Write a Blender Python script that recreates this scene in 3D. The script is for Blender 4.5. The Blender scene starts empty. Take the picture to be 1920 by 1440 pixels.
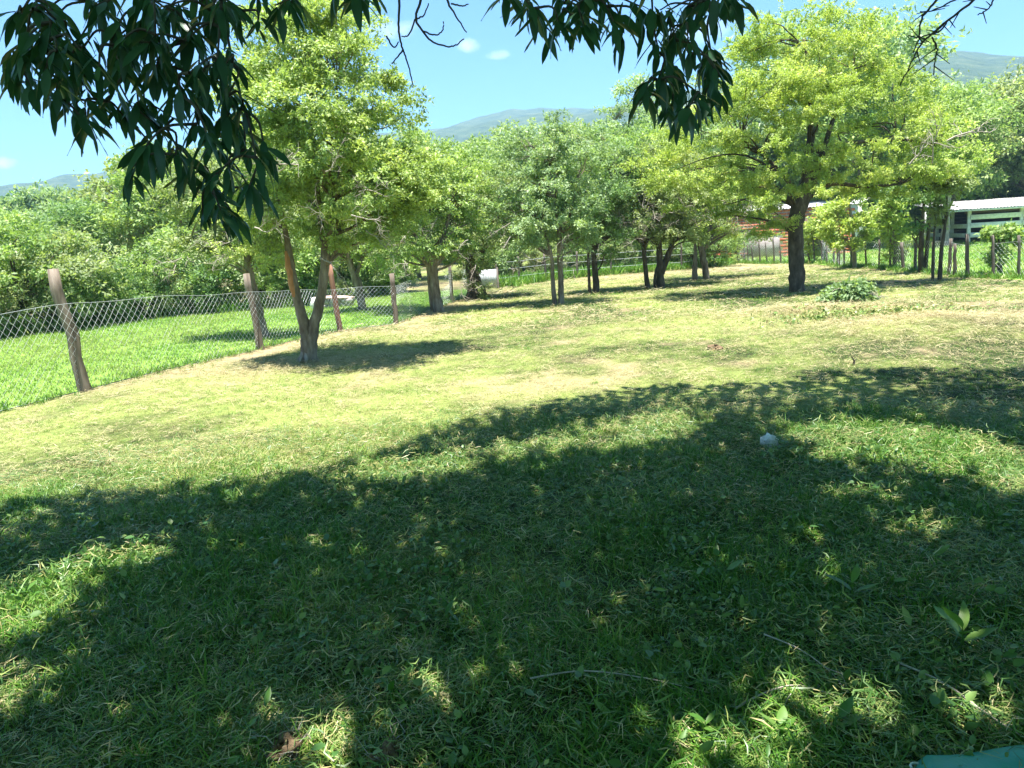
import bpy, math, random
import numpy as np
from mathutils import Vector, Matrix, Euler, Quaternion
C = bpy.context.scene.collection
R = math.radians
rng = np.random.default_rng(11)
random.seed(7)

# ------------------------------------------------------------------ camera
cam = bpy.data.cameras.new('camera')
cam.sensor_width = 36.0
cam.lens = 36.0 * 1437.0 / 1920.0
cam.clip_start = 0.05
cam.clip_end = 20000.0
cam_o = bpy.data.objects.new('camera', cam)
C.objects.link(cam_o)
cam_o.matrix_world = Matrix.Translation((0, 0, 1.6)) @ Matrix.Rotation(R(90 - 10.45), 4, 'X') @ Matrix.Rotation(R(-3.5), 4, 'Z')
bpy.context.scene.camera = cam_o

# ------------------------------------------------------------------ sky, sun, exposure
SUN = Vector((-0.05, -0.10, 0.99)).normalized()
TREES = {'big': {'base': (7.03, 18.571, 0.0),
         'lobes': [(-0.103, 0.0, 5.579, 1.228, 1.019, 0.84), (-0.955, 0.4, 5.131, 1.056, 0.953, 0.924), (1.051, 0.4, 5.371, 1.188, 1.053, 0.99), (-0.667, -0.9, 4.291, 1.353, 1.028, 0.676),
                   (-1.489, -0.5, 3.89, 1.258, 0.956, 0.629), (-2.34, 0.0, 3.354, 1.163, 0.899, 0.62), (-1.088, -1.1, 3.386, 1.094, 0.799, 0.462), (-2.054, -0.3, 2.707, 1.271, 0.918, 0.509),
                   (-1.292, -1.0, 2.377, 0.978, 0.706, 0.391), (-3.016, 0.4, 2.942, 0.66, 0.577, 0.528), (0.567, -0.5, 4.001, 1.132, 0.908, 0.692), (1.995, 0.5, 4.621, 1.194, 0.983, 0.796),
                   (2.557, 0.3, 3.708, 1.182, 0.898, 0.591), (0.73, -1.0, 2.834, 0.978, 0.72, 0.428), (2.539, 0.2, 2.658, 1.306, 0.933, 0.496), (3.467, 0.4, 2.931, 0.726, 0.64, 0.594),
                   (-0.721, -1.4, 2.147, 0.717, 0.527, 0.311), (0.429, -0.9, 1.987, 0.615, 0.453, 0.271), (-1.158, 0.2, 1.758, 1.045, 0.72, 0.327), (1.845, 0.6, 2.165, 0.934, 0.659, 0.334),
                   (-2.365, 0.5, 2.03, 0.796, 0.58, 0.332)],
         'stems': [[(0.0, 0.0, -0.08, 0.202), (-0.017, 0.0, 0.615, 0.181), (-0.049, 0.0, 1.374, 0.181), (-0.002, 0.0, 1.994, 0.171), (0.194, 0.0, 2.719, 0.121), (0.285, 0.0, 3.56, 0.091),
                    (0.275, 0.0, 4.51, 0.055), (0.142, 0.0, 5.565, 0.03)],
                   [(0.049, 0.0, 1.929, 0.141), (0.359, 0.0, 2.587, 0.091), (0.601, 0.0, 3.301, 0.066), (0.898, 0.0, 4.238, 0.045), (1.253, 0.0, 5.038, 0.025)],
                   [(0.199, 0.0, 2.204, 0.071), (0.801, 0.0, 2.5, 0.055), (1.561, 0.0, 2.393, 0.04), (2.445, 0.0, 2.402, 0.025)],
                   [(0.046, 0.0, 2.238, 0.066), (-0.335, 0.0, 2.75, 0.05), (-0.838, 0.0, 3.265, 0.035), (-1.337, 0.0, 3.655, 0.02)],
                   [(0.264, 0.0, 3.2, 0.055), (1.037, 0.0, 3.396, 0.045), (2.287, 0.0, 3.418, 0.035), (3.294, 0.0, 3.263, 0.02)]]},
 'dark': {'base': (2.614, 22.827, 0.0),
          'lobes': [(0.04, 0.0, 2.894, 1.112, 0.996, 0.953), (0.718, 0.3, 3.329, 0.966, 0.917, 0.966), (0.261, 0.2, 3.948, 1.122, 0.944, 0.801), (-0.329, -0.2, 2.002, 0.866, 0.733, 0.63),
                    (0.625, 0.0, 1.949, 0.874, 0.77, 0.715), (1.004, 0.3, 2.55, 0.805, 0.764, 0.805), (1.407, 0.6, 3.772, 0.815, 0.836, 0.978), (0.296, 0.0, 1.509, 0.953, 0.694, 0.397)],
          'stems': [[(0.046, 0.0, -0.08, 0.105), (0.04, 0.0, 0.594, 0.091), (0.002, 0.0, 1.218, 0.071), (-0.075, 0.0, 1.991, 0.048), (-0.276, 0.0, 2.762, 0.033), (-0.403, 0.0, 3.37, 0.019)],
                    [(-0.143, 0.0, -0.08, 0.048), (-0.149, 0.0, 0.606, 0.043), (-0.123, 0.0, 1.226, 0.038), (0.158, 0.0, 1.977, 0.029)],
                    [(0.002, 0.0, 1.218, 0.052), (0.403, 0.0, 2.267, 0.038), (0.669, 0.0, 3.157, 0.024)]]},
 'double': {'base': (12.047, 22.268, 0.0),
            'lobes': [(-0.076, 0.0, 2.452, 0.527, 0.43, 0.341), (-0.241, 0.0, 1.123, 0.217, 0.23, 0.279), (-0.527, 0.0, 2.332, 0.387, 0.35, 0.341)],
            'stems': [[(-0.014, 0.0, -0.08, 0.101), (-0.055, 0.0, 0.659, 0.07), (-0.037, 0.0, 1.411, 0.054), (-0.019, 0.0, 2.154, 0.031)],
                      [(0.048, 0.0, -0.08, 0.07), (0.114, 0.0, 0.648, 0.054), (0.147, 0.0, 1.4, 0.046), (0.164, 0.0, 2.143, 0.023)]]},
 'fenceback': {'base': (-5.055, 15.701, 0.0),
               'lobes': [(-0.15, 0.0, 2.494, 0.874, 0.747, 0.656), (-0.815, 0.3, 2.332, 0.779, 0.656, 0.557), (0.082, -0.3, 1.852, 0.75, 0.591, 0.429), (-1.074, 0.6, 2.894, 0.794, 0.711, 0.681),
                         (-0.332, 0.5, 3.268, 0.902, 0.771, 0.676), (0.461, 0.0, 2.249, 0.656, 0.581, 0.546), (-0.88, 0.0, 1.803, 0.656, 0.498, 0.328)],
               'stems': [[(-0.003, 0.0, -0.08, 0.157), (-0.023, 0.0, 0.353, 0.126), (-0.058, 0.0, 0.79, 0.106), (-0.107, 0.0, 1.278, 0.094), (-0.113, 0.0, 1.757, 0.063),
                          (-0.176, 0.0, 2.287, 0.039)]]},
 'forked': {'base': (-3.139, 11.789, 0.0),
            'lobes': [(0.749, 0.0, 4.552, 0.574, 0.853, 0.779), (0.123, 0.3, 4.173, 0.757, 1.006, 0.799), (1.162, -0.3, 3.85, 0.6, 0.821, 0.68), (0.646, -0.5, 3.199, 0.864, 1.001, 0.628),
                      (-0.116, 0.0, 3.08, 0.656, 0.853, 0.656), (1.312, 0.0, 3.148, 0.656, 0.811, 0.574), (1.559, 0.2, 2.692, 0.584, 0.716, 0.501), (0.92, -0.7, 2.51, 0.849, 0.903, 0.463),
                      (-0.099, 0.2, 2.318, 0.834, 0.889, 0.459), (1.187, 0.2, 2.162, 0.584, 0.651, 0.375), (-0.653, 0.3, 2.034, 0.505, 0.656, 0.505), (-0.512, 0.6, 2.605, 0.517, 0.65, 0.474),
                      (0.505, 0.4, 4.997, 0.467, 0.629, 0.509), (0.005, 0.2, 1.792, 0.501, 0.521, 0.25), (0.841, -0.2, 1.975, 0.484, 0.512, 0.258), (1.969, 0.0, 2.497, 0.492, 0.619, 0.451),
                      (2.41, -0.3, 2.261, 0.36, 0.447, 0.32), (-0.762, -0.2, 2.417, 0.403, 0.524, 0.403), (1.783, 0.6, 3.034, 0.431, 0.56, 0.431), (1.389, -1.2, 2.586, 0.59, 0.69, 0.442),
                      (0.141, 0.5, 4.82, 0.641, 0.789, 0.556), (1.094, 0.2, 4.543, 0.584, 0.781, 0.626), (-0.201, 0.2, 3.872, 0.584, 0.803, 0.667), (1.395, 0.3, 3.72, 0.463, 0.623, 0.505),
                      (0.721, -0.6, 3.679, 0.857, 0.951, 0.545)],
            'stems': [[(-0.003, 0.0, -0.08, 0.119), (0.023, 0.0, 0.29, 0.1), (0.006, 0.0, 0.581, 0.086), (-0.063, 0.0, 1.075, 0.069), (-0.101, 0.0, 1.6, 0.057), (-0.121, 0.0, 1.997, 0.038),
                       (-0.177, 0.0, 2.547, 0.021)],
                      [(0.032, 0.0, -0.08, 0.114), (0.068, 0.0, 0.246, 0.1), (0.15, 0.0, 0.547, 0.086), (0.301, 0.0, 0.972, 0.074), (0.404, 0.0, 1.409, 0.071), (0.486, 0.0, 1.882, 0.062),
                       (0.67, 0.0, 2.419, 0.043), (0.834, -0.0, 3.101, 0.029), (0.854, 0.0, 4.072, 0.017)],
                      [(0.429, 0.0, 1.647, 0.052), (0.423, 0.0, 2.2, 0.043), (0.426, 0.0, 2.972, 0.029), (0.46, 0.0, 4.021, 0.017)]]},
 'gnarled': {'base': (-0.968, 23.23, 0.0),
             'lobes': [(0.131, 0.0, 1.892, 0.97, 0.86, 0.808), (-0.525, 0.0, 1.619, 0.808, 0.706, 0.647), (0.621, 0.3, 2.181, 0.819, 0.84, 0.982), (0.036, 0.3, 2.997, 1.146, 0.996, 0.901),
                       (0.85, 0.5, 3.272, 0.826, 0.784, 0.826), (-0.028, -0.3, 0.576, 0.383, 0.4, 0.479), (0.108, -0.3, 0.252, 0.479, 0.37, 0.255)],
             'stems': [[(-0.039, 0.0, -0.08, 0.291), (0.022, 0.0, 0.319, 0.233), (-0.025, 0.0, 0.8, 0.194), (-0.072, 0.0, 1.277, 0.136), (-0.175, 0.0, 2.066, 0.068)],
                       [(0.154, 0.0, -0.08, 0.194), (0.257, 0.0, 0.225, 0.097), (0.044, 0.0, 0.637, 0.068)], [(0.044, 0.0, 0.637, 0.107), (0.326, 0.0, 1.253, 0.068), (0.536, 0.0, 2.023, 0.039)]]},
 'lawn': {'base': (-3.932, 20.731, 0.0),
          'lobes': [(-0.044, 0.0, 2.193, 1.01, 0.85, 0.721), (-0.564, 0.0, 2.638, 0.866, 0.822, 0.866), (0.646, 0.0, 2.013, 0.866, 0.74, 0.649), (0.263, 0.3, 3.017, 1.024, 0.89, 0.805),
                    (-0.319, -0.3, 1.655, 0.711, 0.567, 0.427)],
          'stems': [[(0.027, 0.0, -0.08, 0.131), (0.006, 0.0, 0.359, 0.111), (-0.061, 0.0, 0.862, 0.111), (-0.197, 0.0, 1.364, 0.081), (-0.199, 0.0, 2.064, 0.05)],
                    [(-0.061, 0.0, 0.862, 0.081), (0.171, 0.0, 1.483, 0.05), (0.377, 0.0, 2.168, 0.035)]]},
 'leaning': {'base': (6.565, 25.407, 0.0),
             'lobes': [(-0.004, 0.0, 2.152, 1.061, 0.873, 0.707), (-0.621, 0.3, 2.542, 0.894, 0.782, 0.716), (0.951, 0.3, 2.106, 1.073, 0.884, 0.716), (0.464, 0.4, 3.164, 1.257, 1.058, 0.898),
                       (1.538, 0.5, 1.557, 0.901, 0.719, 0.541), (-0.726, 0.5, 3.751, 0.901, 0.788, 0.721)],
             'stems': [[(0.052, 0.0, -0.08, 0.117), (0.006, 0.0, 0.435, 0.106), (-0.091, 0.0, 0.96, 0.106), (-0.153, 0.0, 1.479, 0.085), (-0.004, 0.0, 2.152, 0.053), (0.353, 0.0, 2.973, 0.032)],
                       [(-0.335, 0.0, -0.08, 0.106), (-0.327, 0.0, 0.455, 0.08), (-0.301, 0.0, 0.973, 0.053), (-0.359, 0.0, 1.663, 0.032)],
                       [(-0.12, 0.0, 1.34, 0.042), (-0.537, 0.0, 1.468, 0.037), (-1.029, 0.0, 1.275, 0.027)]]},
 'pair': {'base': (-1.757, 19.233, 0.0),
          'lobes': [(-0.093, 0.0, 2.169, 1.205, 0.992, 0.803), (-0.738, 0.2, 2.6, 0.947, 0.848, 0.811), (0.578, 0.0, 2.385, 0.937, 0.839, 0.803), (-0.02, 0.2, 3.324, 1.217, 1.002, 0.811),
                    (0.762, 0.4, 3.422, 0.956, 0.857, 0.82), (-0.545, 0.5, 3.765, 0.961, 0.835, 0.755), (0.133, -0.3, 1.384, 0.791, 0.591, 0.369), (-0.949, 0.2, 1.703, 0.676, 0.565, 0.473),
                    (1.054, 0.3, 1.845, 0.544, 0.568, 0.68)],
          'stems': [[(0.037, 0.0, -0.08, 0.145), (-0.004, 0.0, 0.467, 0.12), (-0.029, 0.0, 0.996, 0.116), (-0.04, 0.0, 1.519, 0.077), (-0.083, 0.0, 2.296, 0.048)],
                    [(-0.023, 0.0, 1.061, 0.087), (0.269, 0.0, 1.76, 0.058), (0.523, 0.0, 2.516, 0.039)],
                    [(-0.117, 0.0, 0.047, 0.053), (-0.144, 0.0, 0.541, 0.048), (-0.15, 0.0, 1.135, 0.043), (-0.255, 0.0, 1.792, 0.029)]]},
 'pale': {'base': (23.145, 40.591, 0.0),
          'lobes': [(-0.139, 0.0, 4.549, 1.271, 1.068, 0.904), (-1.22, 0.0, 4.082, 1.13, 0.923, 0.734), (0.846, 0.0, 4.04, 0.989, 0.843, 0.734), (-0.316, 0.0, 5.482, 1.13, 0.966, 0.847)],
          'stems': [[(-0.025, 0.0, -0.08, 0.226), (-0.05, 0.0, 1.183, 0.198), (-0.025, 0.0, 2.538, 0.169), (0.027, 0.0, 3.875, 0.113)]]},
 'papaya': {'base': (12.634, 19.627, 0.0),
            'lobes': [(-0.009, 0.0, 1.126, 0.328, 0.213, 0.068), (-0.19, 0.0, 0.977, 0.191, 0.135, 0.068), (0.206, 0.0, 0.927, 0.191, 0.135, 0.068), (-0.083, 0.0, 0.517, 0.219, 0.176, 0.137)],
            'stems': [[(0.015, 0.0, -0.08, 0.061), (-0.048, 0.0, 0.381, 0.055), (-0.102, 0.0, 0.852, 0.041), (-0.061, 0.0, 1.103, 0.02)]]},
 'slim': {'base': (4.28, 23.258, 0.0),
          'lobes': [(-0.092, 0.0, 2.368, 0.809, 0.738, 0.728), (-0.503, 0.0, 1.927, 0.647, 0.584, 0.566), (0.315, 0.0, 2.806, 0.809, 0.738, 0.728), (-0.238, 0.4, 3.176, 0.741, 0.735, 0.823),
                    (0.049, 0.0, 1.738, 0.647, 0.504, 0.356)],
          'stems': [[(-0.001, 0.0, -0.08, 0.083), (-0.062, 0.0, 0.643, 0.068), (-0.108, 0.0, 1.278, 0.058), (-0.122, 0.0, 1.905, 0.044)],
                    [(-0.081, 0.0, 1.119, 0.053), (0.096, 0.0, 1.736, 0.044), (0.24, 0.0, 2.349, 0.029)]]},
 'stem': {'base': (11.074, 19.623, -0.0),
          'lobes': [(0.11, 0.0, 2.508, 0.437, 0.363, 0.3), (-0.163, 0.0, 1.677, 0.164, 0.197, 0.273)],
          'stems': [[(0.001, 0.0, -0.08, 0.061), (0.01, 0.0, 0.739, 0.048), (0.077, 0.0, 1.399, 0.034), (0.097, 0.0, 2.184, 0.02)],
                    [(-0.18, 0.0, -0.08, 0.041), (-0.188, 0.0, 0.618, 0.034), (-0.188, 0.0, 1.283, 0.027)]]},
 'tier': {'base': (11.87, 26.23, 0.0),
          'lobes': [(-0.26, 0.0, 2.143, 0.511, 0.333, 0.11), (-0.521, 0.3, 1.854, 0.591, 0.379, 0.111), (0.123, -0.2, 1.711, 0.507, 0.33, 0.109), (-0.38, -0.3, 1.459, 0.758, 0.48, 0.126),
                    (-0.735, 0.2, 1.206, 0.515, 0.342, 0.129), (0.432, 0.2, 1.065, 0.405, 0.273, 0.11), (-0.413, -0.2, 0.831, 0.58, 0.379, 0.127), (-0.088, 0.0, 2.481, 0.402, 0.284, 0.146)],
          'stems': [[(0.019, 0.0, -0.08, 0.082), (-0.031, 0.0, 0.629, 0.073), (-0.082, 0.0, 1.342, 0.055), (-0.226, 0.0, 2.228, 0.027)]]},
 'twin': {'base': (1.333, 19.384, 0.0),
          'lobes': [(-0.135, 0.0, 2.634, 1.147, 0.961, 0.809), (-0.62, 0.3, 3.197, 0.822, 0.781, 0.822), (0.312, 0.2, 3.389, 0.954, 0.854, 0.818), (-0.176, 0.4, 3.95, 1.101, 0.889, 0.688),
                    (-0.813, 0.0, 2.289, 0.809, 0.692, 0.607), (-0.186, -0.2, 1.86, 1.068, 0.837, 0.601), (-0.85, 0.0, 1.642, 0.674, 0.589, 0.54), (0.427, 0.0, 1.956, 0.607, 0.577, 0.607)],
          'stems': [[(0.025, 0.0, -0.08, 0.089), (0.053, 0.0, 0.533, 0.073), (0.058, 0.0, 1.194, 0.073), (0.064, 0.0, 1.848, 0.061), (-0.004, 0.0, 2.626, 0.036), (-0.096, 0.0, 3.394, 0.02)],
                    [(-0.128, 0.0, -0.08, 0.065), (-0.155, 0.0, 0.678, 0.053), (-0.155, 0.0, 1.207, 0.045), (-0.306, 0.0, 1.87, 0.028)],
                    [(0.084, 0.0, 1.717, 0.04), (0.372, 0.0, 2.218, 0.032), (0.539, 0.0, 2.977, 0.02)]]},
 'vee': {'base': (4.666, 23.411, 0.0),
         'lobes': [(0.273, 0.0, 2.641, 0.978, 0.836, 0.733), (0.904, 0.0, 2.293, 0.896, 0.789, 0.733), (0.039, 0.3, 3.606, 0.825, 0.721, 0.66), (0.968, 0.2, 3.233, 0.986, 0.843, 0.739),
                   (0.213, -0.2, 1.86, 0.969, 0.724, 0.452), (1.213, 0.0, 1.648, 0.652, 0.526, 0.407), (0.412, 0.5, 4.07, 0.666, 0.601, 0.582)],
         'stems': [[(0.048, 0.0, -0.08, 0.127), (0.015, 0.0, 0.61, 0.108), (0.015, 0.0, 1.247, 0.088), (-0.029, 0.0, 2.036, 0.064), (-0.041, 0.0, 2.814, 0.039)],
                   [(-0.114, 0.0, -0.08, 0.068), (-0.138, 0.0, 0.298, 0.049), (-0.065, 0.0, 0.615, 0.044)],
                   [(0.059, 0.0, 0.415, 0.098), (0.265, 0.0, 0.914, 0.088), (0.437, 0.0, 1.379, 0.068), (0.658, 0.0, 1.995, 0.049), (0.915, 0.0, 2.912, 0.029)]]},
 'vinepost': {'base': (12.332, 24.401, 0.0),
              'lobes': [(-0.085, 0.0, 1.119, 0.272, 0.316, 0.425), (0.037, 0.0, 0.449, 0.238, 0.252, 0.306), (-0.224, 0.0, 1.864, 0.306, 0.355, 0.475)],
              'stems': [[(0.001, 0.0, -0.08, 0.059), (-0.036, 0.0, 0.619, 0.059), (-0.068, 0.0, 1.118, 0.051), (-0.16, 0.0, 1.942, 0.025)]]},
 'yellow': {'base': (12.937, 31.332, 0.0),
            'lobes': [(0.037, 0.0, 1.947, 0.48, 0.423, 0.392), (-0.299, 0.0, 1.421, 0.48, 0.423, 0.392), (0.14, 0.0, 0.823, 0.392, 0.389, 0.436), (-0.213, 0.3, 0.737, 0.352, 0.351, 0.396)],
            'stems': [[(0.0, 0.0, -0.08, 0.065), (-0.053, 0.0, 0.729, 0.055), (-0.129, 0.0, 1.579, 0.033)]]}}
SPRIGS = [(-1.815, 3.21, 2.588), (-1.612, 2.96, 2.549), (-1.737, 3.047, 2.539), (-1.462, 2.657, 2.429), (-1.661, 3.182, 2.542), (-1.537, 2.929, 2.47), (-1.786, 3.386, 2.594), (-1.781, 3.336, 2.604),
 (-1.446, 3.043, 2.53), (-1.563, 3.349, 2.666), (-1.399, 2.948, 2.519), (-1.611, 3.363, 2.667), (-1.234, 2.915, 2.491), (-1.249, 3.077, 2.551), (-1.113, 2.741, 2.452), (-1.314, 3.108, 2.586),
 (-1.152, 3.035, 2.493), (-1.248, 3.194, 2.563), (-1.104, 2.826, 2.465), (-1.225, 3.366, 2.615), (-1.042, 3.068, 2.532), (-0.819, 2.538, 2.382), (-1.124, 3.238, 2.613), (-0.901, 2.813, 2.473),
 (-1.683, 2.9, 2.354), (-1.893, 3.36, 2.498), (-1.572, 2.777, 2.358), (-1.615, 2.853, 2.333), (-1.468, 2.713, 2.307), (-1.361, 2.571, 2.278), (-1.461, 2.714, 2.346), (-1.689, 3.13, 2.422),
 (-1.31, 2.612, 2.283), (-1.558, 3.08, 2.425), (-1.389, 2.802, 2.345), (-1.579, 3.055, 2.437), (-1.193, 2.6, 2.29), (-1.301, 2.845, 2.393), (-1.421, 3.101, 2.441), (-1.34, 3.038, 2.416),
 (-1.089, 2.615, 2.295), (-1.072, 2.632, 2.323), (-1.319, 3.18, 2.472), (-1.352, 3.166, 2.476), (-1.03, 2.754, 2.334), (-1.029, 2.874, 2.363), (-1.188, 3.239, 2.513), (-1.031, 2.758, 2.33),
 (-0.942, 2.805, 2.392), (-0.962, 2.996, 2.471), (-1.052, 3.173, 2.513), (-1.026, 3.067, 2.508), (-1.887, 3.178, 2.36), (-1.954, 3.373, 2.434), (-1.783, 3.071, 2.377), (-1.76, 3.103, 2.289),
 (-1.413, 2.576, 2.198), (-1.942, 3.367, 2.368), (-1.67, 3.132, 2.318), (-1.78, 3.389, 2.374), (-1.489, 2.853, 2.277), (-1.6, 3.201, 2.348), (-1.612, 3.196, 2.349), (-1.236, 2.56, 2.202),
 (-1.26, 2.779, 2.259), (-1.361, 3.082, 2.34), (-1.501, 3.298, 2.414), (-1.166, 2.81, 2.243), (-1.145, 2.754, 2.233), (-1.347, 3.287, 2.353), (-1.222, 3.229, 2.352), (-1.219, 3.094, 2.334),
 (-0.937, 2.518, 2.176), (-0.993, 2.892, 2.249), (-1.211, 3.34, 2.343), (-0.872, 2.652, 2.22), (-0.901, 2.825, 2.265), (-0.883, 2.619, 2.223), (-1.057, 3.171, 2.362), (-1.475, 2.73, 2.168),
 (-1.831, 3.307, 2.305), (-1.63, 3.173, 2.195), (-1.513, 2.985, 2.158), (-1.457, 3.045, 2.212), (-1.588, 3.242, 2.248), (-1.279, 2.903, 2.15), (-1.438, 3.324, 2.234), (-1.288, 3.216, 2.222),
 (-0.998, 2.595, 2.127), (-1.127, 3.125, 2.207), (-0.973, 2.702, 2.161), (-1.018, 3.114, 2.218), (-0.907, 2.763, 2.15), (-1.422, 2.81, 2.09), (-1.668, 3.297, 2.166), (-1.409, 3.09, 2.143),
 (-1.514, 3.394, 2.229), (-1.22, 2.921, 2.085), (-1.336, 3.346, 2.19), (-1.012, 2.729, 2.059), (-0.993, 2.727, 2.092), (-0.986, 3.044, 2.117), (-0.862, 2.788, 2.104), (-1.011, 3.199, 2.091),
 (-0.931, 2.798, 2.07), (-1.343, 3.121, 2.056), (-1.17, 2.653, 1.98), (-1.143, 2.842, 1.978), (-1.23, 3.078, 2.031), (-1.12, 3.178, 2.013), (-0.902, 2.533, 1.949), (-0.955, 3.029, 2.007),
 (-1.051, 3.156, 2.074), (-0.823, 2.717, 1.937), (-0.818, 2.801, 1.949), (-1.476, 3.199, 1.933), (-1.324, 2.862, 1.938), (-1.397, 3.176, 2.009), (-1.394, 3.309, 2.028), (-1.254, 3.167, 1.938),
 (-1.147, 3.01, 1.949), (-1.131, 3.08, 1.893), (-1.154, 3.183, 1.9), (-1.018, 3.023, 1.892), (-0.962, 2.724, 1.894), (-0.854, 2.687, 1.83), (-1.048, 3.315, 1.89), (-1.213, 3.198, 1.774),
 (-1.168, 3.212, 1.789), (-1.09, 3.081, 1.81), (-1.196, 3.36, 1.837), (-1.089, 3.217, 1.774), (-0.965, 2.717, 1.769), (-0.938, 3.373, 2.624), (-0.93, 3.116, 2.521), (-0.75, 2.894, 2.466),
 (-0.818, 3.44, 2.63), (-0.873, 3.08, 2.452), (-0.562, 3.056, 2.539), (-0.44, 2.801, 2.453), (-0.444, 3.051, 2.519), (0.161, 3.635, 2.621), (0.181, 3.29, 2.515), (0.176, 2.952, 2.385),
 (0.162, 3.523, 2.561), (0.266, 3.547, 2.482), (0.271, 3.222, 2.433), (0.301, 3.368, 2.517), (0.325, 3.559, 2.602), (0.401, 3.468, 2.564), (0.33, 3.024, 2.443), (0.357, 3.301, 2.449),
 (0.343, 2.985, 2.36), (0.463, 3.07, 2.391), (0.489, 3.727, 2.554), (0.478, 3.376, 2.53), (0.403, 3.132, 2.487), (0.52, 3.252, 2.381), (0.54, 3.356, 2.453), (0.574, 3.124, 2.453),
 (0.596, 3.031, 2.464), (0.659, 3.417, 2.447), (0.593, 2.98, 2.36), (0.714, 3.302, 2.475), (0.746, 3.573, 2.556), (0.785, 3.59, 2.445), (0.793, 3.563, 2.447), (0.866, 3.575, 2.564),
 (0.765, 2.923, 2.404), (0.888, 3.576, 2.48), (0.709, 2.952, 2.342), (0.898, 3.348, 2.461), (0.978, 3.746, 2.607), (0.933, 3.394, 2.517), (0.887, 3.046, 2.454), (0.898, 2.952, 2.407),
 (1.017, 3.464, 2.542), (0.068, 3.023, 2.497), (0.089, 3.351, 2.613), (0.698, 2.892, 2.224), (0.742, 3.267, 2.357), (0.776, 3.485, 2.301), (0.625, 3.034, 2.262), (0.89, 3.455, 2.277),
 (0.954, 3.571, 2.3), (0.622, 3.045, 2.168), (0.711, 3.325, 2.256), (0.911, 3.362, 2.298), (0.956, 3.518, 2.342), (0.808, 2.868, 2.131), (0.863, 3.139, 2.211), (0.818, 3.497, 2.207),
 (0.79, 3.647, 2.253), (0.758, 2.989, 2.102), (0.924, 3.387, 2.211), (0.667, 3.12, 2.092), (0.69, 3.107, 2.088), (0.692, 2.882, 2.032), (0.702, 2.986, 2.039), (0.885, 3.383, 2.124),
 (0.943, 3.364, 2.146), (0.666, 3.411, 2.178), (0.562, 3.024, 2.108), (0.771, 3.423, 2.072), (0.712, 3.362, 2.1)]
BARE_TWIGS = [[(-0.311, 3.0, 2.651), (-0.325, 3.0, 2.49), (-0.334, 3.0, 2.396), (-0.327, 3.0, 2.331), (-0.313, 3.0, 2.275), (-0.298, 3.0, 2.19)], [(-0.381, 3.0, 2.371), (-0.359, 3.0, 2.33), (-0.338, 3.0, 2.347)],
 [(-0.324, 3.0, 2.32), (-0.37, 3.0, 2.273)],
 [(-0.229, 3.0, 2.628), (-0.246, 3.0, 2.486), (-0.268, 3.0, 2.434), (-0.256, 3.0, 2.392), (-0.22, 3.0, 2.346), (-0.165, 3.0, 2.322), (-0.13, 3.0, 2.324), (-0.101, 3.0, 2.344)],
 [(-0.271, 3.0, 2.424), (-0.298, 3.0, 2.372), (-0.326, 3.0, 2.365)], [(-0.265, 3.0, 2.422), (-0.241, 3.0, 2.433), (-0.218, 3.0, 2.473)],
 [(-0.243, 3.0, 2.38), (-0.207, 3.0, 2.363), (-0.177, 3.0, 2.376), (-0.168, 3.0, 2.407)], [(-0.158, 3.0, 2.589), (-0.149, 3.0, 2.48), (-0.127, 3.0, 2.432), (-0.087, 3.0, 2.366)],
 [(-0.136, 3.0, 2.469), (-0.096, 3.0, 2.456), (-0.074, 3.0, 2.463)], [(1.971, 3.0, 2.522), (1.778, 3.0, 2.371), (1.689, 3.0, 2.308), (1.593, 3.0, 2.234), (1.562, 3.0, 2.18), (1.513, 3.0, 2.089)],
 [(1.783, 3.0, 2.407), (1.706, 3.0, 2.375), (1.623, 3.0, 2.343), (1.58, 3.0, 2.342)], [(1.722, 3.0, 2.446), (1.641, 3.0, 2.378), (1.585, 3.0, 2.314), (1.579, 3.0, 2.259), (1.539, 3.0, 2.261)],
 [(1.879, 3.0, 2.438), (1.849, 3.0, 2.367), (1.831, 3.0, 2.337), (1.793, 3.0, 2.319)], [(1.626, 3.0, 2.251), (1.648, 3.0, 2.212), (1.641, 3.0, 2.175), (1.638, 3.0, 2.119)],
 [(1.689, 3.0, 2.308), (1.651, 3.0, 2.268), (1.587, 3.0, 2.253), (1.559, 3.0, 2.199)]]
SHADE_EDGE = [(-3.628, 5.158), (-2.964, 5.322), (-2.173, 5.479), (-1.662, 5.644), (-1.148, 5.979), (-0.65, 6.761), (-0.014, 7.375), (0.768, 7.804), (1.635, 7.968), (2.448, 7.85), (3.264, 8.218), (4.378, 8.341),
 (5.318, 7.8)]
SUN_GAPS = [(-0.826, 5.468, 0.449, 0.31), (-0.074, 5.813, 0.547, 0.377), (0.72, 6.126, 0.602, 0.491), (1.234, 6.273, 0.262, 0.483), (2.449, 5.457, 0.432, 0.536), (2.933, 5.125, 0.464, 0.643),
 (3.104, 4.642, 0.271, 0.617), (2.041, 4.322, 0.133, 0.138), (2.13, 3.789, 0.117, 0.12), (-2.353, 3.424, 0.303, 0.273), (-2.244, 3.997, 0.239, 0.147), (-2.453, 3.822, 0.154, 0.098),
 (-1.51, 2.901, 0.116, 0.103), (-2.014, 2.727, 0.1, 0.136), (-0.635, 2.277, 0.153, 0.214), (-0.33, 2.654, 0.173, 0.088), (0.539, 2.115, 0.241, 0.101), (1.342, 2.281, 0.117, 0.128),
 (1.558, 2.259, 0.074, 0.131), (0.852, 2.393, 0.107, 0.113)]
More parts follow.
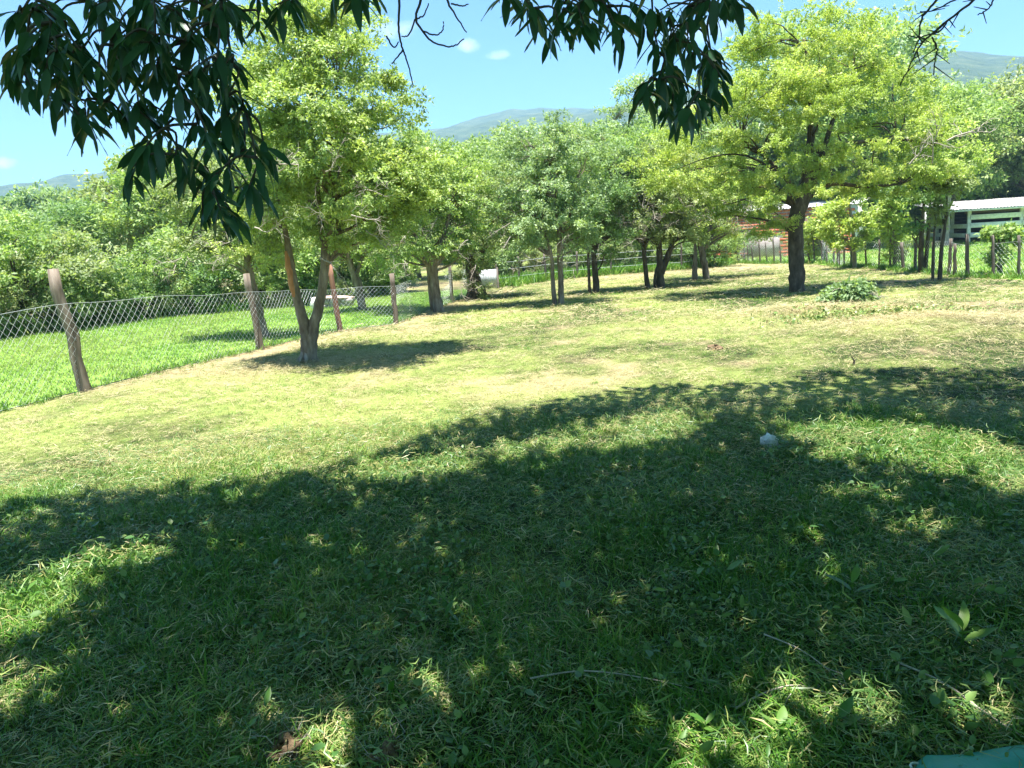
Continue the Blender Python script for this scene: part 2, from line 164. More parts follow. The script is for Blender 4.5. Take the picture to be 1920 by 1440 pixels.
RIDGE = [(-38.58, 4.38), (-32.24, 4.35), (-30.55, 4.47), (-24.66, 5.73), (-17.88, 6.96), (-10.63, 7.75), (-5.75, 7.99), (-2.69, 8.2), (0.78, 8.65), (3.08, 8.83), (6.48, 8.59), (9.47, 8.6), (13.87, 8.77), (19.12, 9.07), (24.05, 9.28), (28.32, 8.99), (30.06, 8.82), (31.48, 8.27), (33.39, 7.92), (39.12, 6.69)]
CLOUDS = [(-0.115, 0.96, 0.254, 0.0383, 0.0139), (-0.027, 0.972, 0.234, 0.0181, 0.0097), (0.006, 0.975, 0.222, 0.0167, 0.007), (0.235, 0.945, 0.227, 0.0418, 0.0153), (-0.306, 0.911, 0.278, 0.0418, 0.0181), (-0.522, 0.845, 0.115, 0.0153, 0.007)]

w = bpy.data.worlds.new('World')
bpy.context.scene.world = w
w.use_nodes = True
nt = w.node_tree
nt.nodes.clear()
wo = nt.nodes.new('ShaderNodeOutputWorld')
bg = nt.nodes.new('ShaderNodeBackground')
sky = nt.nodes.new('ShaderNodeTexSky')
sky.sky_type = 'NISHITA'
sky.sun_disc = False
sky.sun_elevation = math.asin(SUN.z)
sky.sun_rotation = math.atan2(SUN.x, SUN.y)
sky.altitude = 1200
sky.air_density = 1.0
sky.dust_density = .1
sky.ozone_density = .7
bg.inputs['Strength'].default_value = 0.07
tc = nt.nodes.new('ShaderNodeTexCoord')
nz = nt.nodes.new('ShaderNodeTexNoise')
nz.inputs['Scale'].default_value = 26.0
nz.inputs['Detail'].default_value = 6.0
nz.inputs['Roughness'].default_value = 0.62
nt.links.new(tc.outputs['Generated'], nz.inputs['Vector'])
def wmath(op, a, b=None, clamp=False):
    n = nt.nodes.new('ShaderNodeMath'); n.operation = op; n.use_clamp = clamp
    for i, v in enumerate((a, b)):
        if v is None: continue
        if isinstance(v, (int, float)): n.inputs[i].default_value = v
        else: nt.links.new(v, n.inputs[i])
    return n.outputs[0]
def wdot(vec):
    n = nt.nodes.new('ShaderNodeVectorMath'); n.operation = 'DOT_PRODUCT'
    nt.links.new(tc.outputs['Generated'], n.inputs[0]); n.inputs[1].default_value = vec
    return n.outputs['Value']
clouds = list(CLOUDS)
for k in range(16):                                   # more of the same small clouds round the whole sky
    az = 45 + k * 17.5 + random.uniform(-5, 5); el = random.uniform(10, 40)
    clouds.append((math.sin(R(az)) * math.cos(R(el)), math.cos(R(az)) * math.cos(R(el)), math.sin(R(el)), random.uniform(.02, .06), random.uniform(.008, .02)))
total = None
for (dx, dy, dz, a, b) in clouds:
    d = Vector((dx, dy, dz)).normalized()
    e1 = d.cross(Vector((0, 0, 1))).normalized(); e2 = e1.cross(d)
    u = wmath('MULTIPLY', wdot(e1), 1 / a); v = wmath('MULTIPLY', wdot(e2), 1 / b)
    r2 = wmath('ADD', wmath('MULTIPLY', u, u), wmath('MULTIPLY', v, v))
    m = wmath('SUBTRACT', 1.0, r2)
    m = wmath('MINIMUM', m, wmath('MULTIPLY', wmath('SUBTRACT', wdot(d), 0.7), 100))
    m = wmath('ADD', m, wmath('MULTIPLY', wmath('SUBTRACT', nz.outputs['Fac'], 0.55), 3.2))
    m = wmath('MULTIPLY', m, 0.55, True)
    total = m if total is None else wmath('MAXIMUM', total, m)
mx = nt.nodes.new('ShaderNodeMix'); mx.data_type = 'RGBA'
nt.links.new(wmath('MULTIPLY', total, 0.75), mx.inputs['Factor'])
wb = nt.nodes.new('ShaderNodeMix'); wb.data_type = 'RGBA'; wb.blend_type = 'MULTIPLY'; wb.inputs['Factor'].default_value = 1
wb.inputs['B'].default_value = (.50, .86, 1.12, 1)                 # the phone's cool white balance
nt.links.new(sky.outputs['Color'], wb.inputs['A'])
nt.links.new(wb.outputs['Result'], mx.inputs['A'])
mx.inputs['B'].default_value = (9.0, 9.1, 9.2, 1)
nt.links.new(mx.outputs['Result'], bg.inputs['Color'])
nt.links.new(bg.outputs['Background'], wo.inputs['Surface'])

sun = bpy.data.lights.new('sun', 'SUN')
sun.energy = 5.0
sun.angle = R(0.53)
sun.color = (1.0, 0.97, 0.91)
sun_o = bpy.data.objects.new('sun', sun)
C.objects.link(sun_o)
sun_o.rotation_mode = 'QUATERNION'
sun_o.rotation_quaternion = SUN.to_track_quat('Z', 'Y')
sun_o.location = (0, 0, 30)

sc = bpy.context.scene
sc.view_settings.view_transform = 'Standard'
sc.view_settings.look = 'None'
sc.view_settings.gamma = 1.0
sc.view_settings.exposure = 1.8
sc.render.engine = 'CYCLES'
sc.cycles.max_bounces = 6
sc.cycles.diffuse_bounces = 3
sc.cycles.glossy_bounces = 2
sc.cycles.transmission_bounces = 3
sc.cycles.volume_bounces = 0
sc.cycles.caustics_reflective = False
sc.cycles.caustics_refractive = False
sc.cycles.use_denoising = True
sc.cycles.denoiser = 'OPENIMAGEDENOISE'
sc.cycles.denoising_prefilter = 'NONE'

# ------------------------------------------------------------------ helpers
def tag(o, label=None, cat=None, group=None, kind=None):
    if label: o['label'] = label
    if cat: o['category'] = cat
    if group: o['group'] = group
    if kind: o['kind'] = kind
    return o
def empty(name, loc=(0, 0, 0)):
    o = bpy.data.objects.new(name, None); C.objects.link(o); o.location = loc; o.empty_display_size = 0.2
    return o
def mesh_of(name, V, F, mat=None, col=None, smooth=False):
    V = np.asarray(V, np.float32).reshape(-1, 3); F = np.asarray(F, np.int32)
    me = bpy.data.meshes.new(name)
    m, k = F.shape
    me.vertices.add(len(V)); me.vertices.foreach_set('co', V.ravel())
    me.loops.add(m * k); me.loops.foreach_set('vertex_index', F.ravel())
    me.polygons.add(m); me.polygons.foreach_set('loop_start', np.arange(m, dtype=np.int32) * k)
    if smooth: me.polygons.foreach_set('use_smooth', np.ones(m, bool))
    me.update(calc_edges=True)
    if col is not None:
        a = me.color_attributes.new('Col', 'FLOAT_COLOR', 'POINT')
        c = np.ones((len(V), 4), np.float32); c[:, :3] = col
        a.data.foreach_set('color', c.ravel())
    if mat: me.materials.append(mat)
    return me
def obj(name, me, parent=None, loc=(0, 0, 0)):
    o = bpy.data.objects.new(name, me); C.objects.link(o); o.location = loc
    if parent: o.parent = parent
    return o
def copy_tree(o, parent=None):
    c = o.copy(); C.objects.link(c); c.parent = parent
    for ch in o.children: copy_tree(ch, c)
    return c
class Acc:
    def __init__(s): s.V = []; s.F = []; s.n = 0
    def add(s, V, F):
        s.V.append(np.asarray(V, float)); s.F.append(np.asarray(F, int) + s.n); s.n += len(V)
    def tube(s, pts, rad, n=6, rough=0.0):
        P = np.asarray(pts, float); k = len(P)
        rad = np.broadcast_to(np.asarray(rad, float), (k,))
        T = np.gradient(P, axis=0) if k > 2 else np.repeat((P[1] - P[0])[None], k, 0)
        T /= np.linalg.norm(T, axis=1)[:, None] + 1e-9
        ref = np.array([0.31, 0.95, 0.07]) if abs(T[0][2]) > .7 else np.array([0.05, 0.1, 1.0])
        A = np.cross(T, ref); A /= np.linalg.norm(A, axis=1)[:, None] + 1e-9
        B = np.cross(T, A)
        th = np.arange(n) * 2 * np.pi / n
        rr = rad[:, None] * (1 + rough * rng.normal(size=(k, n)))
        V = P[:, None, :] + rr[..., None] * (np.cos(th)[None, :, None] * A[:, None, :] + np.sin(th)[None, :, None] * B[:, None, :])
        i = np.arange(k - 1)[:, None] * n; j = np.arange(n)[None, :]; j2 = (j + 1) % n
        F = np.stack([i + j, i + j2, i + n + j2, i + n + j], -1).reshape(-1, 4)
        s.add(V.reshape(-1, 3), F)
    def box(s, c, u, v, wv):
        c, u, v, wv = (np.asarray(q, float) for q in (c, u, v, wv))
        V = [c + a * u + b * v + d * wv for a in (-.5, .5) for b in (-.5, .5) for d in (-.5, .5)]
        s.add(V, [[0, 1, 3, 2], [4, 6, 7, 5], [0, 4, 5, 1], [2, 3, 7, 6], [0, 2, 6, 4], [1, 5, 7, 3]])
    def mesh(s, name, mat, smooth=False):
        return mesh_of(name, np.concatenate(s.V), np.concatenate(s.F), mat, None, smooth)
def smooth_pts(pts, per=4):
    P = np.asarray(pts, float); out = []
    E = np.vstack([2 * P[0] - P[1], P, 2 * P[-1] - P[-2]])
    for i in range(len(P) - 1):
        p0, p1, p2, p3 = E[i:i + 4]
        for t in np.arange(per) / per:
            out.append(.5 * (2 * p1 + (p2 - p0) * t + (2 * p0 - 5 * p1 + 4 * p2 - p3) * t * t + (3 * p1 - p0 - 3 * p2 + p3) * t ** 3))
    out.append(P[-1]); return np.array(out)
def hash2(i, j, s):
    v = np.sin(i * 127.1 + j * 311.7 + s * 74.7) * 43758.5453
    return v - np.floor(v)
def vnoise(x, y, s=0):
    xi, yi = np.floor(x), np.floor(y); fx, fy = x - xi, y - yi
    fx = fx * fx * (3 - 2 * fx); fy = fy * fy * (3 - 2 * fy)
    a = hash2(xi, yi, s); b = hash2(xi + 1, yi, s); c = hash2(xi, yi + 1, s); d = hash2(xi + 1, yi + 1, s)
    return (a + (b - a) * fx) * (1 - fy) + (c + (d - c) * fx) * fy
def fbm(x, y, s=0, o=3):
    t = 0; amp = .5; tot = 0
    for k in range(o):
        t = t + amp * vnoise(x * 2 ** k, y * 2 ** k, s + k * 7); tot += amp; amp *= .5
    return t / tot
def sstep(a, b, x):
    t = np.clip((x - a) / (b - a), 0, 1); return t * t * (3 - 2 * t)

# ------------------------------------------------------------------ materials
def new_mat(name):
    m = bpy.data.materials.new(name); m.use_nodes = True
    n = m.node_tree.nodes; b = n['Principled BSDF']
    return m, n, m.node_tree.links, b
def ramp(n, stops):
    r = n.new('ShaderNodeValToRGB'); e = r.color_ramp.elements
    e[0].position, e[0].color = stops[0][0], (*stops[0][1], 1)
    e[1].position, e[1].color = stops[-1][0], (*stops[-1][1], 1)
    for p, c in stops[1:-1]:
        x = e.new(p); x.color = (*c, 1)
    return r
def noise_mat(name, stops, scale=8, detail=6, rough=.85, bump=.3, stretch=(1, 1, 1), dist=.02, metal=0.0, spec=.3):
    m, n, l, b = new_mat(name)
    t = n.new('ShaderNodeTexCoord'); mp = n.new('ShaderNodeMapping'); mp.inputs['Scale'].default_value = stretch
    z = n.new('ShaderNodeTexNoise'); z.inputs['Scale'].default_value = scale; z.inputs['Detail'].default_value = detail; z.inputs['Roughness'].default_value = .65
    l.new(t.outputs['Object'], mp.inputs['Vector']); l.new(mp.outputs['Vector'], z.inputs['Vector'])
    r = ramp(n, stops); l.new(z.outputs['Fac'], r.inputs['Fac']); l.new(r.outputs['Color'], b.inputs['Base Color'])
    b.inputs['Roughness'].default_value = rough; b.inputs['Metallic'].default_value = metal
    b.inputs['Specular IOR Level'].default_value = spec
    if bump:
        bp = n.new('ShaderNodeBump'); bp.inputs['Strength'].default_value = bump; bp.inputs['Distance'].default_value = dist
        l.new(z.outputs['Fac'], bp.inputs['Height']); l.new(bp.outputs['Normal'], b.inputs['Normal'])
    return m
def leaf_mat(name, trans=.40, rough=.5, spec=.35, tcol=(1.15, 1.2, .5), flat=None):
    m, n, l, b = new_mat(name)
    if flat:
        oi = n.new('ShaderNodeObjectInfo'); r = ramp(n, flat); l.new(oi.outputs['Random'], r.inputs['Fac']); src = r.outputs['Color']
    else:
        a = n.new('ShaderNodeAttribute'); a.attribute_name = 'Col'; src = a.outputs['Color']
    l.new(src, b.inputs['Base Color'])
    b.inputs['Roughness'].default_value = rough; b.inputs['Specular IOR Level'].default_value = spec
    t = n.new('ShaderNodeBsdfTranslucent'); mul = n.new('ShaderNodeMix'); mul.data_type = 'RGBA'; mul.blend_type = 'MULTIPLY'
    mul.inputs['Factor'].default_value = 1; l.new(src, mul.inputs['A']); mul.inputs['B'].default_value = (*tcol, 1)
    l.new(mul.outputs['Result'], t.inputs['Color'])
    mix = n.new('ShaderNodeMixShader'); mix.inputs['Fac'].default_value = trans
    l.new(b.outputs['BSDF'], mix.inputs[1]); l.new(t.outputs['BSDF'], mix.inputs[2])
    l.new(mix.outputs['Shader'], n['Material Output'].inputs['Surface'])
    return m
def tint_mat(name, stops, trans=.3, rough=.5, spec=.3):
    """blades and litter: colour from the per-instance attribute tint, jittered per blade by Col"""
    m, n, l, b = new_mat(name)
    a = n.new('ShaderNodeAttribute'); a.attribute_type = 'INSTANCER'; a.attribute_name = 'tint'
    c = n.new('ShaderNodeAttribute'); c.attribute_name = 'Col'
    ad = n.new('ShaderNodeMath'); ad.operation = 'ADD'; ad.use_clamp = True
    sp = n.new('ShaderNodeSeparateColor'); l.new(c.outputs['Color'], sp.inputs['Color'])
    l.new(a.outputs['Fac'], ad.inputs[0]); l.new(sp.outputs[0], ad.inputs[1])
    r = ramp(n, stops); l.new(ad.outputs[0], r.inputs['Fac'])
    l.new(r.outputs['Color'], b.inputs['Base Color']); b.inputs['Roughness'].default_value = rough; b.inputs['Specular IOR Level'].default_value = spec
    t = n.new('ShaderNodeBsdfTranslucent'); l.new(r.outputs['Color'], t.inputs['Color'])
    mix = n.new('ShaderNodeMixShader'); mix.inputs['Fac'].default_value = trans
    l.new(b.outputs['BSDF'], mix.inputs[1]); l.new(t.outputs['BSDF'], mix.inputs[2])
    l.new(mix.outputs['Shader'], n['Material Output'].inputs['Surface'])
    return m
M = {}
M['bark'] = noise_mat('bark', [(.3, (.07, .05, .035)), (.5, (.19, .15, .11)), (.7, (.34, .29, .23))], 9, 8, .9, .9, (1, 1, .3), .03)
M['bark_dark'] = noise_mat('bark_dark', [(.3, (.03, .022, .016)), (.55, (.10, .078, .055)), (.75, (.2, .165, .125))], 10, 8, .9, .9, (1, 1, .35), .03)
M['bark_pale'] = noise_mat('bark_pale', [(.3, (.16, .12, .09)), (.55, (.33, .28, .23)), (.75, (.46, .42, .36))], 8, 8, .9, .7, (1, 1, .3), .03)
M['bark_orange'] = noise_mat('bark_orange', [(.3, (.26, .11, .05)), (.55, (.42, .2, .09)), (.75, (.5, .33, .2))], 12, 6, .9, .6, (1, 1, .4), .02)
M['dead'] = noise_mat('dead_wood', [(.3, (.25, .21, .17)), (.7, (.5, .44, .37))], 14, 5, .9, .3)
M['twig'] = noise_mat('twig', [(.3, (.05, .04, .03)), (.7, (.12, .1, .075))], 30, 4, .8, .2)
M['post'] = noise_mat('post_wood', [(.3, (.09, .065, .048)), (.55, (.23, .18, .14)), (.75, (.36, .30, .24))], 14, 8, .9, .8, (1, 1, .12), .015)
M['post_red'] = noise_mat('post_wood_red', [(.3, (.18, .08, .05)), (.55, (.36, .18, .12)), (.75, (.45, .28, .2))], 14, 8, .9, .8, (1, 1, .12), .015)
M['post_grey'] = noise_mat('post_wood_grey', [(.3, (.07, .055, .045)), (.55, (.17, .14, .115)), (.75, (.3, .26, .22))], 14, 8, .9, .8, (1, 1, .12), .015)
M['wire'] = noise_mat('galvanised_wire', [(.3, (.5, .52, .52)), (.7, (.72, .74, .74))], 20, 3, .45, 0, metal=.35, spec=.5)
M['leaf'] = leaf_mat('leaf')
M['big_leaf'] = leaf_mat('glossy_leaf', .2, .38, .5, (1.1, 1.3, .4), flat=[(0, (.026, .08, .045)), (.6, (.042, .115, .055)), (1, (.07, .15, .055))])
M['canopy_leaf'] = leaf_mat('canopy_leaf', .6, .5, .3, (2.0, 2.0, .4))
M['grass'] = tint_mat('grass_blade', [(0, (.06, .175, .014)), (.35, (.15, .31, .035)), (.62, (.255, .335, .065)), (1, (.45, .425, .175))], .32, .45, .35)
M['straw'] = tint_mat('cut_straw', [(0, (.16, .20, .06)), (.45, (.36, .31, .14)), (1, (.56, .47, .27))], .15, .5, .35)
M['litter'] = tint_mat('cut_leaves', [(0, (.055, .14, .025)), (.5, (.16, .26, .06)), (.8, (.30, .345, .10)), (1, (.42, .36, .15))], .25, .42, .45)
M['soil'] = noise_mat('soil_clod', [(.3, (.09, .06, .035)), (.6, (.22, .15, .085)), (.8, (.36, .27, .16))], 40, 8, .95, 1, dist=.02)
M['white_paint'] = noise_mat('white_paint', [(.3, (.55, .56, .5)), (.6, (.78, .79, .74)), (.8, (.82, .83, .8))], 6, 7, .7, .15)
M['tin'] = noise_mat('pale_tin', [(.3, (.34, .33, .33)), (.5, (.5, .48, .48)), (.7, (.62, .6, .6))], 1.3, 8, .55, .05, spec=.4)
M['brick'] = None
# ------------------------------------------------------------------ terrain
FENCE_L = np.array([(-10.5, -4.33), (-8.07, 2.83), (-6.85, 6.41), (-5.63, 9.99), (-4.41, 13.57), (-3.58, 16.27), (-2.5, 17.07), (-1.58, 22.24), (-0.95, 27.8)])
def fence_x(y): return np.interp(y, FENCE_L[:, 1], FENCE_L[:, 0])
def height(x, y):
    x = np.asarray(x, float); y = np.asarray(y, float)
    near = 1 - sstep(60, 140, np.hypot(x, y))
    z = (fbm(x * .35, y * .35, 3, 2) - .5) * .10 * near
    z = z + .20 * np.exp(-((x - 6.1) / 1.6) ** 2 - ((y - 11.0) / 1.4) ** 2) + .14 * np.exp(-((x - 5.3) / 1.0) ** 2 - ((y - 13.7) / .7) ** 2)
    return z
def axis(lo, hi, a, b, st):
    mid = np.arange(a, b + 1e-6, st); up = [b]; d = st
    while up[-1] < hi: d *= 1.35; up.append(up[-1] + d)
    dn = [a]; d = st
    while dn[-1] > lo: d *= 1.35; dn.append(dn[-1] - d)
    return np.array(dn[:0:-1] + list(mid) + up[1:])
def grid_faces(nr, nc):
    i = np.arange(nr - 1)[:, None] * nc; j = np.arange(nc - 1)[None, :]
    return np.stack([i + j, i + j + 1, i + nc + j + 1, i + nc + j], -1).reshape(-1, 4)
def earth_mask(x, y):
    d = x - fence_x(y)
    e = sstep(1.5, .1, d) * sstep(8.5, 11, y) * sstep(26, 19, y) * (d > -.3)
    e = np.maximum(e, .8 * np.exp(-((x + 2.9) / 1.9) ** 2 - ((y - 11.9) / .9) ** 2))
    e = np.maximum(e, .75 * sstep(26, 31, y) * sstep(40, 34, y))
    e = np.maximum(e, 1.1 * np.exp(-((x - 6.3) / 2.0) ** 2 - ((y - 12.0) / 1.5) ** 2))
    e = e * (.55 + .9 * fbm(x * .9, y * .9, 21, 3))
    return np.clip(np.maximum(e, .8 * sstep(.60, .70, fbm(x * 1.1 + 7, y * 1.1, 25, 3)) * sstep(6, 9, y)), 0, 1)
def dry_shade_mask(x, y):
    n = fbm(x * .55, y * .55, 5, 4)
    base = .13 + .37 * sstep(3.6, 6.2, y - .12 * x) + .28 * sstep(2.5, -1.5, x) * sstep(4.6, 6.2, y) * sstep(14, 9, y)  # falls towards the camera: greener grass, and foreground shade deepened in the colour
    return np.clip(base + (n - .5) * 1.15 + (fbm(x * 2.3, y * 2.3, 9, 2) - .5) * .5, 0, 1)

def ground_mat(name, green, straw, earth):
    m, n, l, b = new_mat(name)
    t = n.new('ShaderNodeTexCoord')
    at = n.new('ShaderNodeAttribute'); at.attribute_name = 'Col'
    sp = n.new('ShaderNodeSeparateColor'); l.new(at.outputs['Color'], sp.inputs['Color'])
    def nz(scale, det):
        z = n.new('ShaderNodeTexNoise'); z.inputs['Scale'].default_value = scale; z.inputs['Detail'].default_value = det; z.inputs['Roughness'].default_value = .7
        l.new(t.outputs['Object'], z.inputs['Vector']); return z.outputs['Fac']
    fine, mid = nz(45, 6), nz(6, 6)
    def mth(op, a, c):
        q = n.new('ShaderNodeMath'); q.operation = op; q.use_clamp = True
        for i, v in enumerate((a, c)):
            if isinstance(v, (int, float)): q.inputs[i].default_value = v
            else: l.new(v, q.inputs[i])
        return q.outputs[0]
    def mixc(f, a, c):
        q = n.new('ShaderNodeMix'); q.data_type = 'RGBA'; l.new(f, q.inputs['Factor'])
        for k, v in (('A', a), ('B', c)):
            if isinstance(v, tuple): q.inputs[k].default_value = (*v, 1)
            else: l.new(v, q.inputs[k])
        return q.outputs['Result']
    rg = ramp(n, [(.3, tuple(c * .5 for c in green)), (.7, tuple(c * 1.3 for c in green))]); l.new(fine, rg.inputs['Fac'])
    rs = ramp(n, [(.3, tuple(c * .55 for c in straw)), (.7, tuple(c * 1.25 for c in straw))]); l.new(fine, rs.inputs['Fac'])
    re = ramp(n, [(.3, tuple(c * .6 for c in earth)), (.7, tuple(c * 1.3 for c in earth))]); l.new(fine, re.inputs['Fac'])
    dry = n.new('ShaderNodeMapRange'); dry.inputs['From Min'].default_value = .35; dry.inputs['From Max'].default_value = .75
    sm = n.new('ShaderNodeMath'); sm.operation = 'ADD'; l.new(sp.outputs[1], sm.inputs[0])
    hf = n.new('ShaderNodeMath'); hf.operation = 'MULTIPLY_ADD'; hf.inputs[1].default_value = .7; hf.inputs[2].default_value = -.35; l.new(mid, hf.inputs[0]); l.new(hf.outputs[0], sm.inputs[1])
    l.new(sm.outputs[0], dry.inputs['Value'])
    c1 = mixc(dry.outputs['Result'], rg.outputs['Color'], rs.outputs['Color'])
    ea = mth('ADD', sp.outputs[0], hf.outputs[0]); ea = mth('MULTIPLY', ea, sp.outputs[0])
    c2 = mixc(ea, c1, re.outputs['Color'])
    l.new(c2, b.inputs['Base Color']); b.inputs['Roughness'].default_value = .95; b.inputs['Specular IOR Level'].default_value = .15
    bp = n.new('ShaderNodeBump'); bp.inputs['Strength'].default_value = .8; bp.inputs['Distance'].default_value = .03
    l.new(fine, bp.inputs['Height']); l.new(bp.outputs['Normal'], b.inputs['Normal'])
    return m
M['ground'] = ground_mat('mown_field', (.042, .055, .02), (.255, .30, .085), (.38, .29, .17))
M['lawn'] = ground_mat('lawn_grass', (.21, .35, .06), (.31, .42, .1), (.2, .15, .08))
xs = axis(-2600, 2600, -16, 18, .25); ys = axis(-550, 2600, -6, 38, .25)
X, Y = np.meshgrid(xs, ys)
col = np.stack([earth_mask(X, Y), dry_shade_mask(X, Y), X * 0], -1).reshape(-1, 3)
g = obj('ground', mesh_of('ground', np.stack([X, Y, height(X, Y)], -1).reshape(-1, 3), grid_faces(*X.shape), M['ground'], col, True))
tag(g, 'mown field of dry and green grass with bare earth patches', 'ground', kind='structure')
def sheet(name, label, yv, xa, xb, nu, mat, dry):
    u = np.linspace(0, 1, nu) ** 1.8
    Yg = np.repeat(yv[:, None], nu, 1); Xg = xa(yv)[:, None] + (xb(yv) - xa(yv))[:, None] * u[None, :]
    col = np.stack([Xg * 0, np.clip(dry + (fbm(Xg * .6, Yg * .6, 31) - .5) * .8, 0, 1), Xg * 0], -1).reshape(-1, 3)
    F = grid_faces(*Xg.shape)
    if (xb(yv) - xa(yv))[0] < 0: F = F[:, ::-1]
    o = obj(name, mesh_of(name, np.stack([Xg, Yg, height(Xg, Yg) + .014], -1).reshape(-1, 3), F, mat, col, True))
    return tag(o, label, name.replace('_', ' '), kind='structure')
yv = np.arange(-4, 27.8, .25)
sheet('lawn', 'bright green lawn beyond the chain-link fence on the left', yv, lambda y: fence_x(y) - .08, lambda y: y * 0 - 45, 150, M['lawn'], .25)
PX = 12.15
sheet('pasture', 'sunny green pasture behind the post fence on the right', np.arange(6, 70, .25), lambda y: y * 0 + PX, lambda y: y * 0 + 75, 150, M['lawn'], .42)

# hills: one wooded ridge all round the view, lower to the left
RD = 1500.0
raz = np.array([a for a, e in RIDGE]); rel = np.array([e for a, e in RIDGE])
def hill_z(az, r):
    top = np.tan(np.radians(np.interp(az, raz, rel))) * RD * 1.0
    k = sstep(130, RD, r) ** .9
    k = k * (1 - .5 * sstep(RD, RD * 1.6, r))
    n = (fbm(az * .16, r * .004, 41, 4) - .5) * 2
    spur = (fbm(az * .05 + 9, r * .0015, 47, 3) - .5) * 2
    body = sstep(130, 900, r) * (1 - sstep(RD * .8, RD, r))
    return top * k + body * (spur * 45 + n * 14) - 3 + 1.6 * sstep(RD * .8, RD, r) + sstep(900, RD, r) * (fbm(az * .9, r * .01, 55, 3) - .5) * 9
az = np.linspace(-62, 62, 420); rr = np.concatenate([np.linspace(125, 700, 50), np.linspace(715, 2350, 80)])
A, Rr = np.meshgrid(az, rr)
hz = hill_z(A, Rr)
M['hill'] = noise_mat('wooded_hill', [(.3, (.022, .04, .018)), (.5, (.055, .085, .03)), (.7, (.12, .14, .06))], .045, 10, 1, 1, dist=9, spec=.05)
ho = obj('hills', mesh_of('hills', np.stack([Rr * np.sin(np.radians(A)), Rr * np.cos(np.radians(A)), hz], -1).reshape(-1, 3), grid_faces(*A.shape), M['hill'], None, True))
tag(ho, 'long wooded ridge of hills behind the trees', 'hills', kind='structure')

# ------------------------------------------------------------------ trees
PAL = {'mixed': [(0.158, 0.240, 0.071), (0.372, 0.482, 0.173), (0.656, 0.681, 0.284)],
       'spring': [(0.134, 0.221, 0.062), (0.302, 0.424, 0.138), (0.544, 0.631, 0.234)],
       'olive': [(0.144, 0.195, 0.083), (0.314, 0.380, 0.172), (0.521, 0.569, 0.275)],
       'grey': [(0.144, 0.221, 0.118), (0.302, 0.417, 0.207), (0.484, 0.581, 0.300)],
       'deep': [(0.085, 0.178, 0.069), (0.206, 0.329, 0.124), (0.376, 0.493, 0.193)],
       'gold': [(0.153, 0.237, 0.056), (0.412, 0.516, 0.141), (0.688, 0.681, 0.267)]}
def leaf_cloud(name, lobes, n_clump, n_sprig, n_leaf, L, pal, rs, mat, droop=.25, rs_clump=.42, yellow=.35, lobe_w=None):
    lob = np.asarray(lobes, float)
    area = lob[:, 3] * lob[:, 5] + lob[:, 3] * lob[:, 4]
    pick = rs.choice(len(lob), n_clump, p=area / area.sum())
    d = rs.normal(size=(n_clump, 3)); d[:, 2] += .25; d /= np.linalg.norm(d, axis=1)[:, None]
    rad = rs.uniform(.45, 1.0, n_clump) ** .5
    cen = lob[pick, :3] + d * rad[:, None] * lob[pick, 3:6]
    size = rs_clump * rs.uniform(.6, 1.25, n_clump) * np.minimum(1, lob[pick, 5] / .9 + .25)
    # sprigs fan out of each clump, flatter than tall
    K = n_clump * n_sprig; ci = np.repeat(np.arange(n_clump), n_sprig)
    sd = rs.normal(size=(K, 3)); sd += d[ci] * .9; sd[:, 2] = sd[:, 2] * .4 + .22; sd /= np.linalg.norm(sd, axis=1)[:, None]
    sb = cen[ci] + rs.normal(size=(K, 3)) * size[ci][:, None] * np.array([.46, .46, .17])
    N = K * n_leaf; si = np.repeat(np.arange(K), n_leaf)
    t = rs.uniform(0, 1, N)
    D0 = sd[si]
    P = sb[si] + D0 * (t * size[ci[si]] * .8)[:, None]
    P[:, 2] -= droop * t * t * size[ci[si]]
    P += rs.normal(size=(N, 3)) * L * .45
    D = D0 * .6 + rs.normal(size=(N, 3)) * .65; D[:, 2] -= droop; D /= np.linalg.norm(D, axis=1)[:, None]
    Nn = rs.normal(size=(N, 3)) * .55 + np.array([0, 0, .85]) + d[ci[si]] * .35
    Nn -= D * (Nn * D).sum(1)[:, None]; Nn /= np.linalg.norm(Nn, axis=1)[:, None] + 1e-6
    S = np.cross(D, Nn)
    ln = L * rs.uniform(.65, 1.35, N)[:, None]; wd = ln * .21
    V = np.stack([P, P + D * ln * .45 + S * wd + Nn * ln * .05, P + D * ln, P + D * ln * .45 - S * wd + Nn * ln * .05], 1)
    pc = np.array(pal)
    tn = np.clip(rs.beta(2, 2, n_clump) * .9 + (yellow - .35), 0, 1)[ci[si]] * 2 * .62 + rs.uniform(0, .76, N)
    tn = np.clip(tn, 0, 1.999); k0 = tn.astype(int); fr = (tn - k0)[:, None]
    cl = pc[k0] * (1 - fr) + pc[k0 + 1] * fr
    cl *= rs.uniform(.8, 1.2, N)[:, None]
    me = mesh_of(name, V.reshape(-1, 3), np.arange(N * 4).reshape(-1, 4), mat, np.repeat(cl, 4, 0))
    return me, cen
def limbs(acc, stems, cen, rs, r0=.022, n_max=90):
    pts = np.concatenate([np.array(s)[1:, :3] for s in stems]); rd = np.concatenate([np.array(s)[1:, 3] for s in stems])
    for c in cen[rs.permutation(len(cen))[:n_max]]:
        dd = np.linalg.norm(pts - c, axis=1) + 2.0 * np.maximum(0, pts[:, 2] - c[2] + .15)
        j = int(np.argmin(dd)); a = pts[j]
        m1 = a + (c - a) * .35 + np.array([0, 0, .12 * np.linalg.norm(c - a)]) + rs.normal(size=3) * .08
        m2 = a + (c - a) * .7 + np.array([0, 0, .08 * np.linalg.norm(c - a)]) + rs.normal(size=3) * .08
        q = smooth_pts([a, m1, m2, c], 3)
        ra = min(rd[j] * .7, r0 * (1 + np.linalg.norm(c - a) * .5))
        acc.tube(q, np.linspace(ra, .005, len(q)), 5, .05)
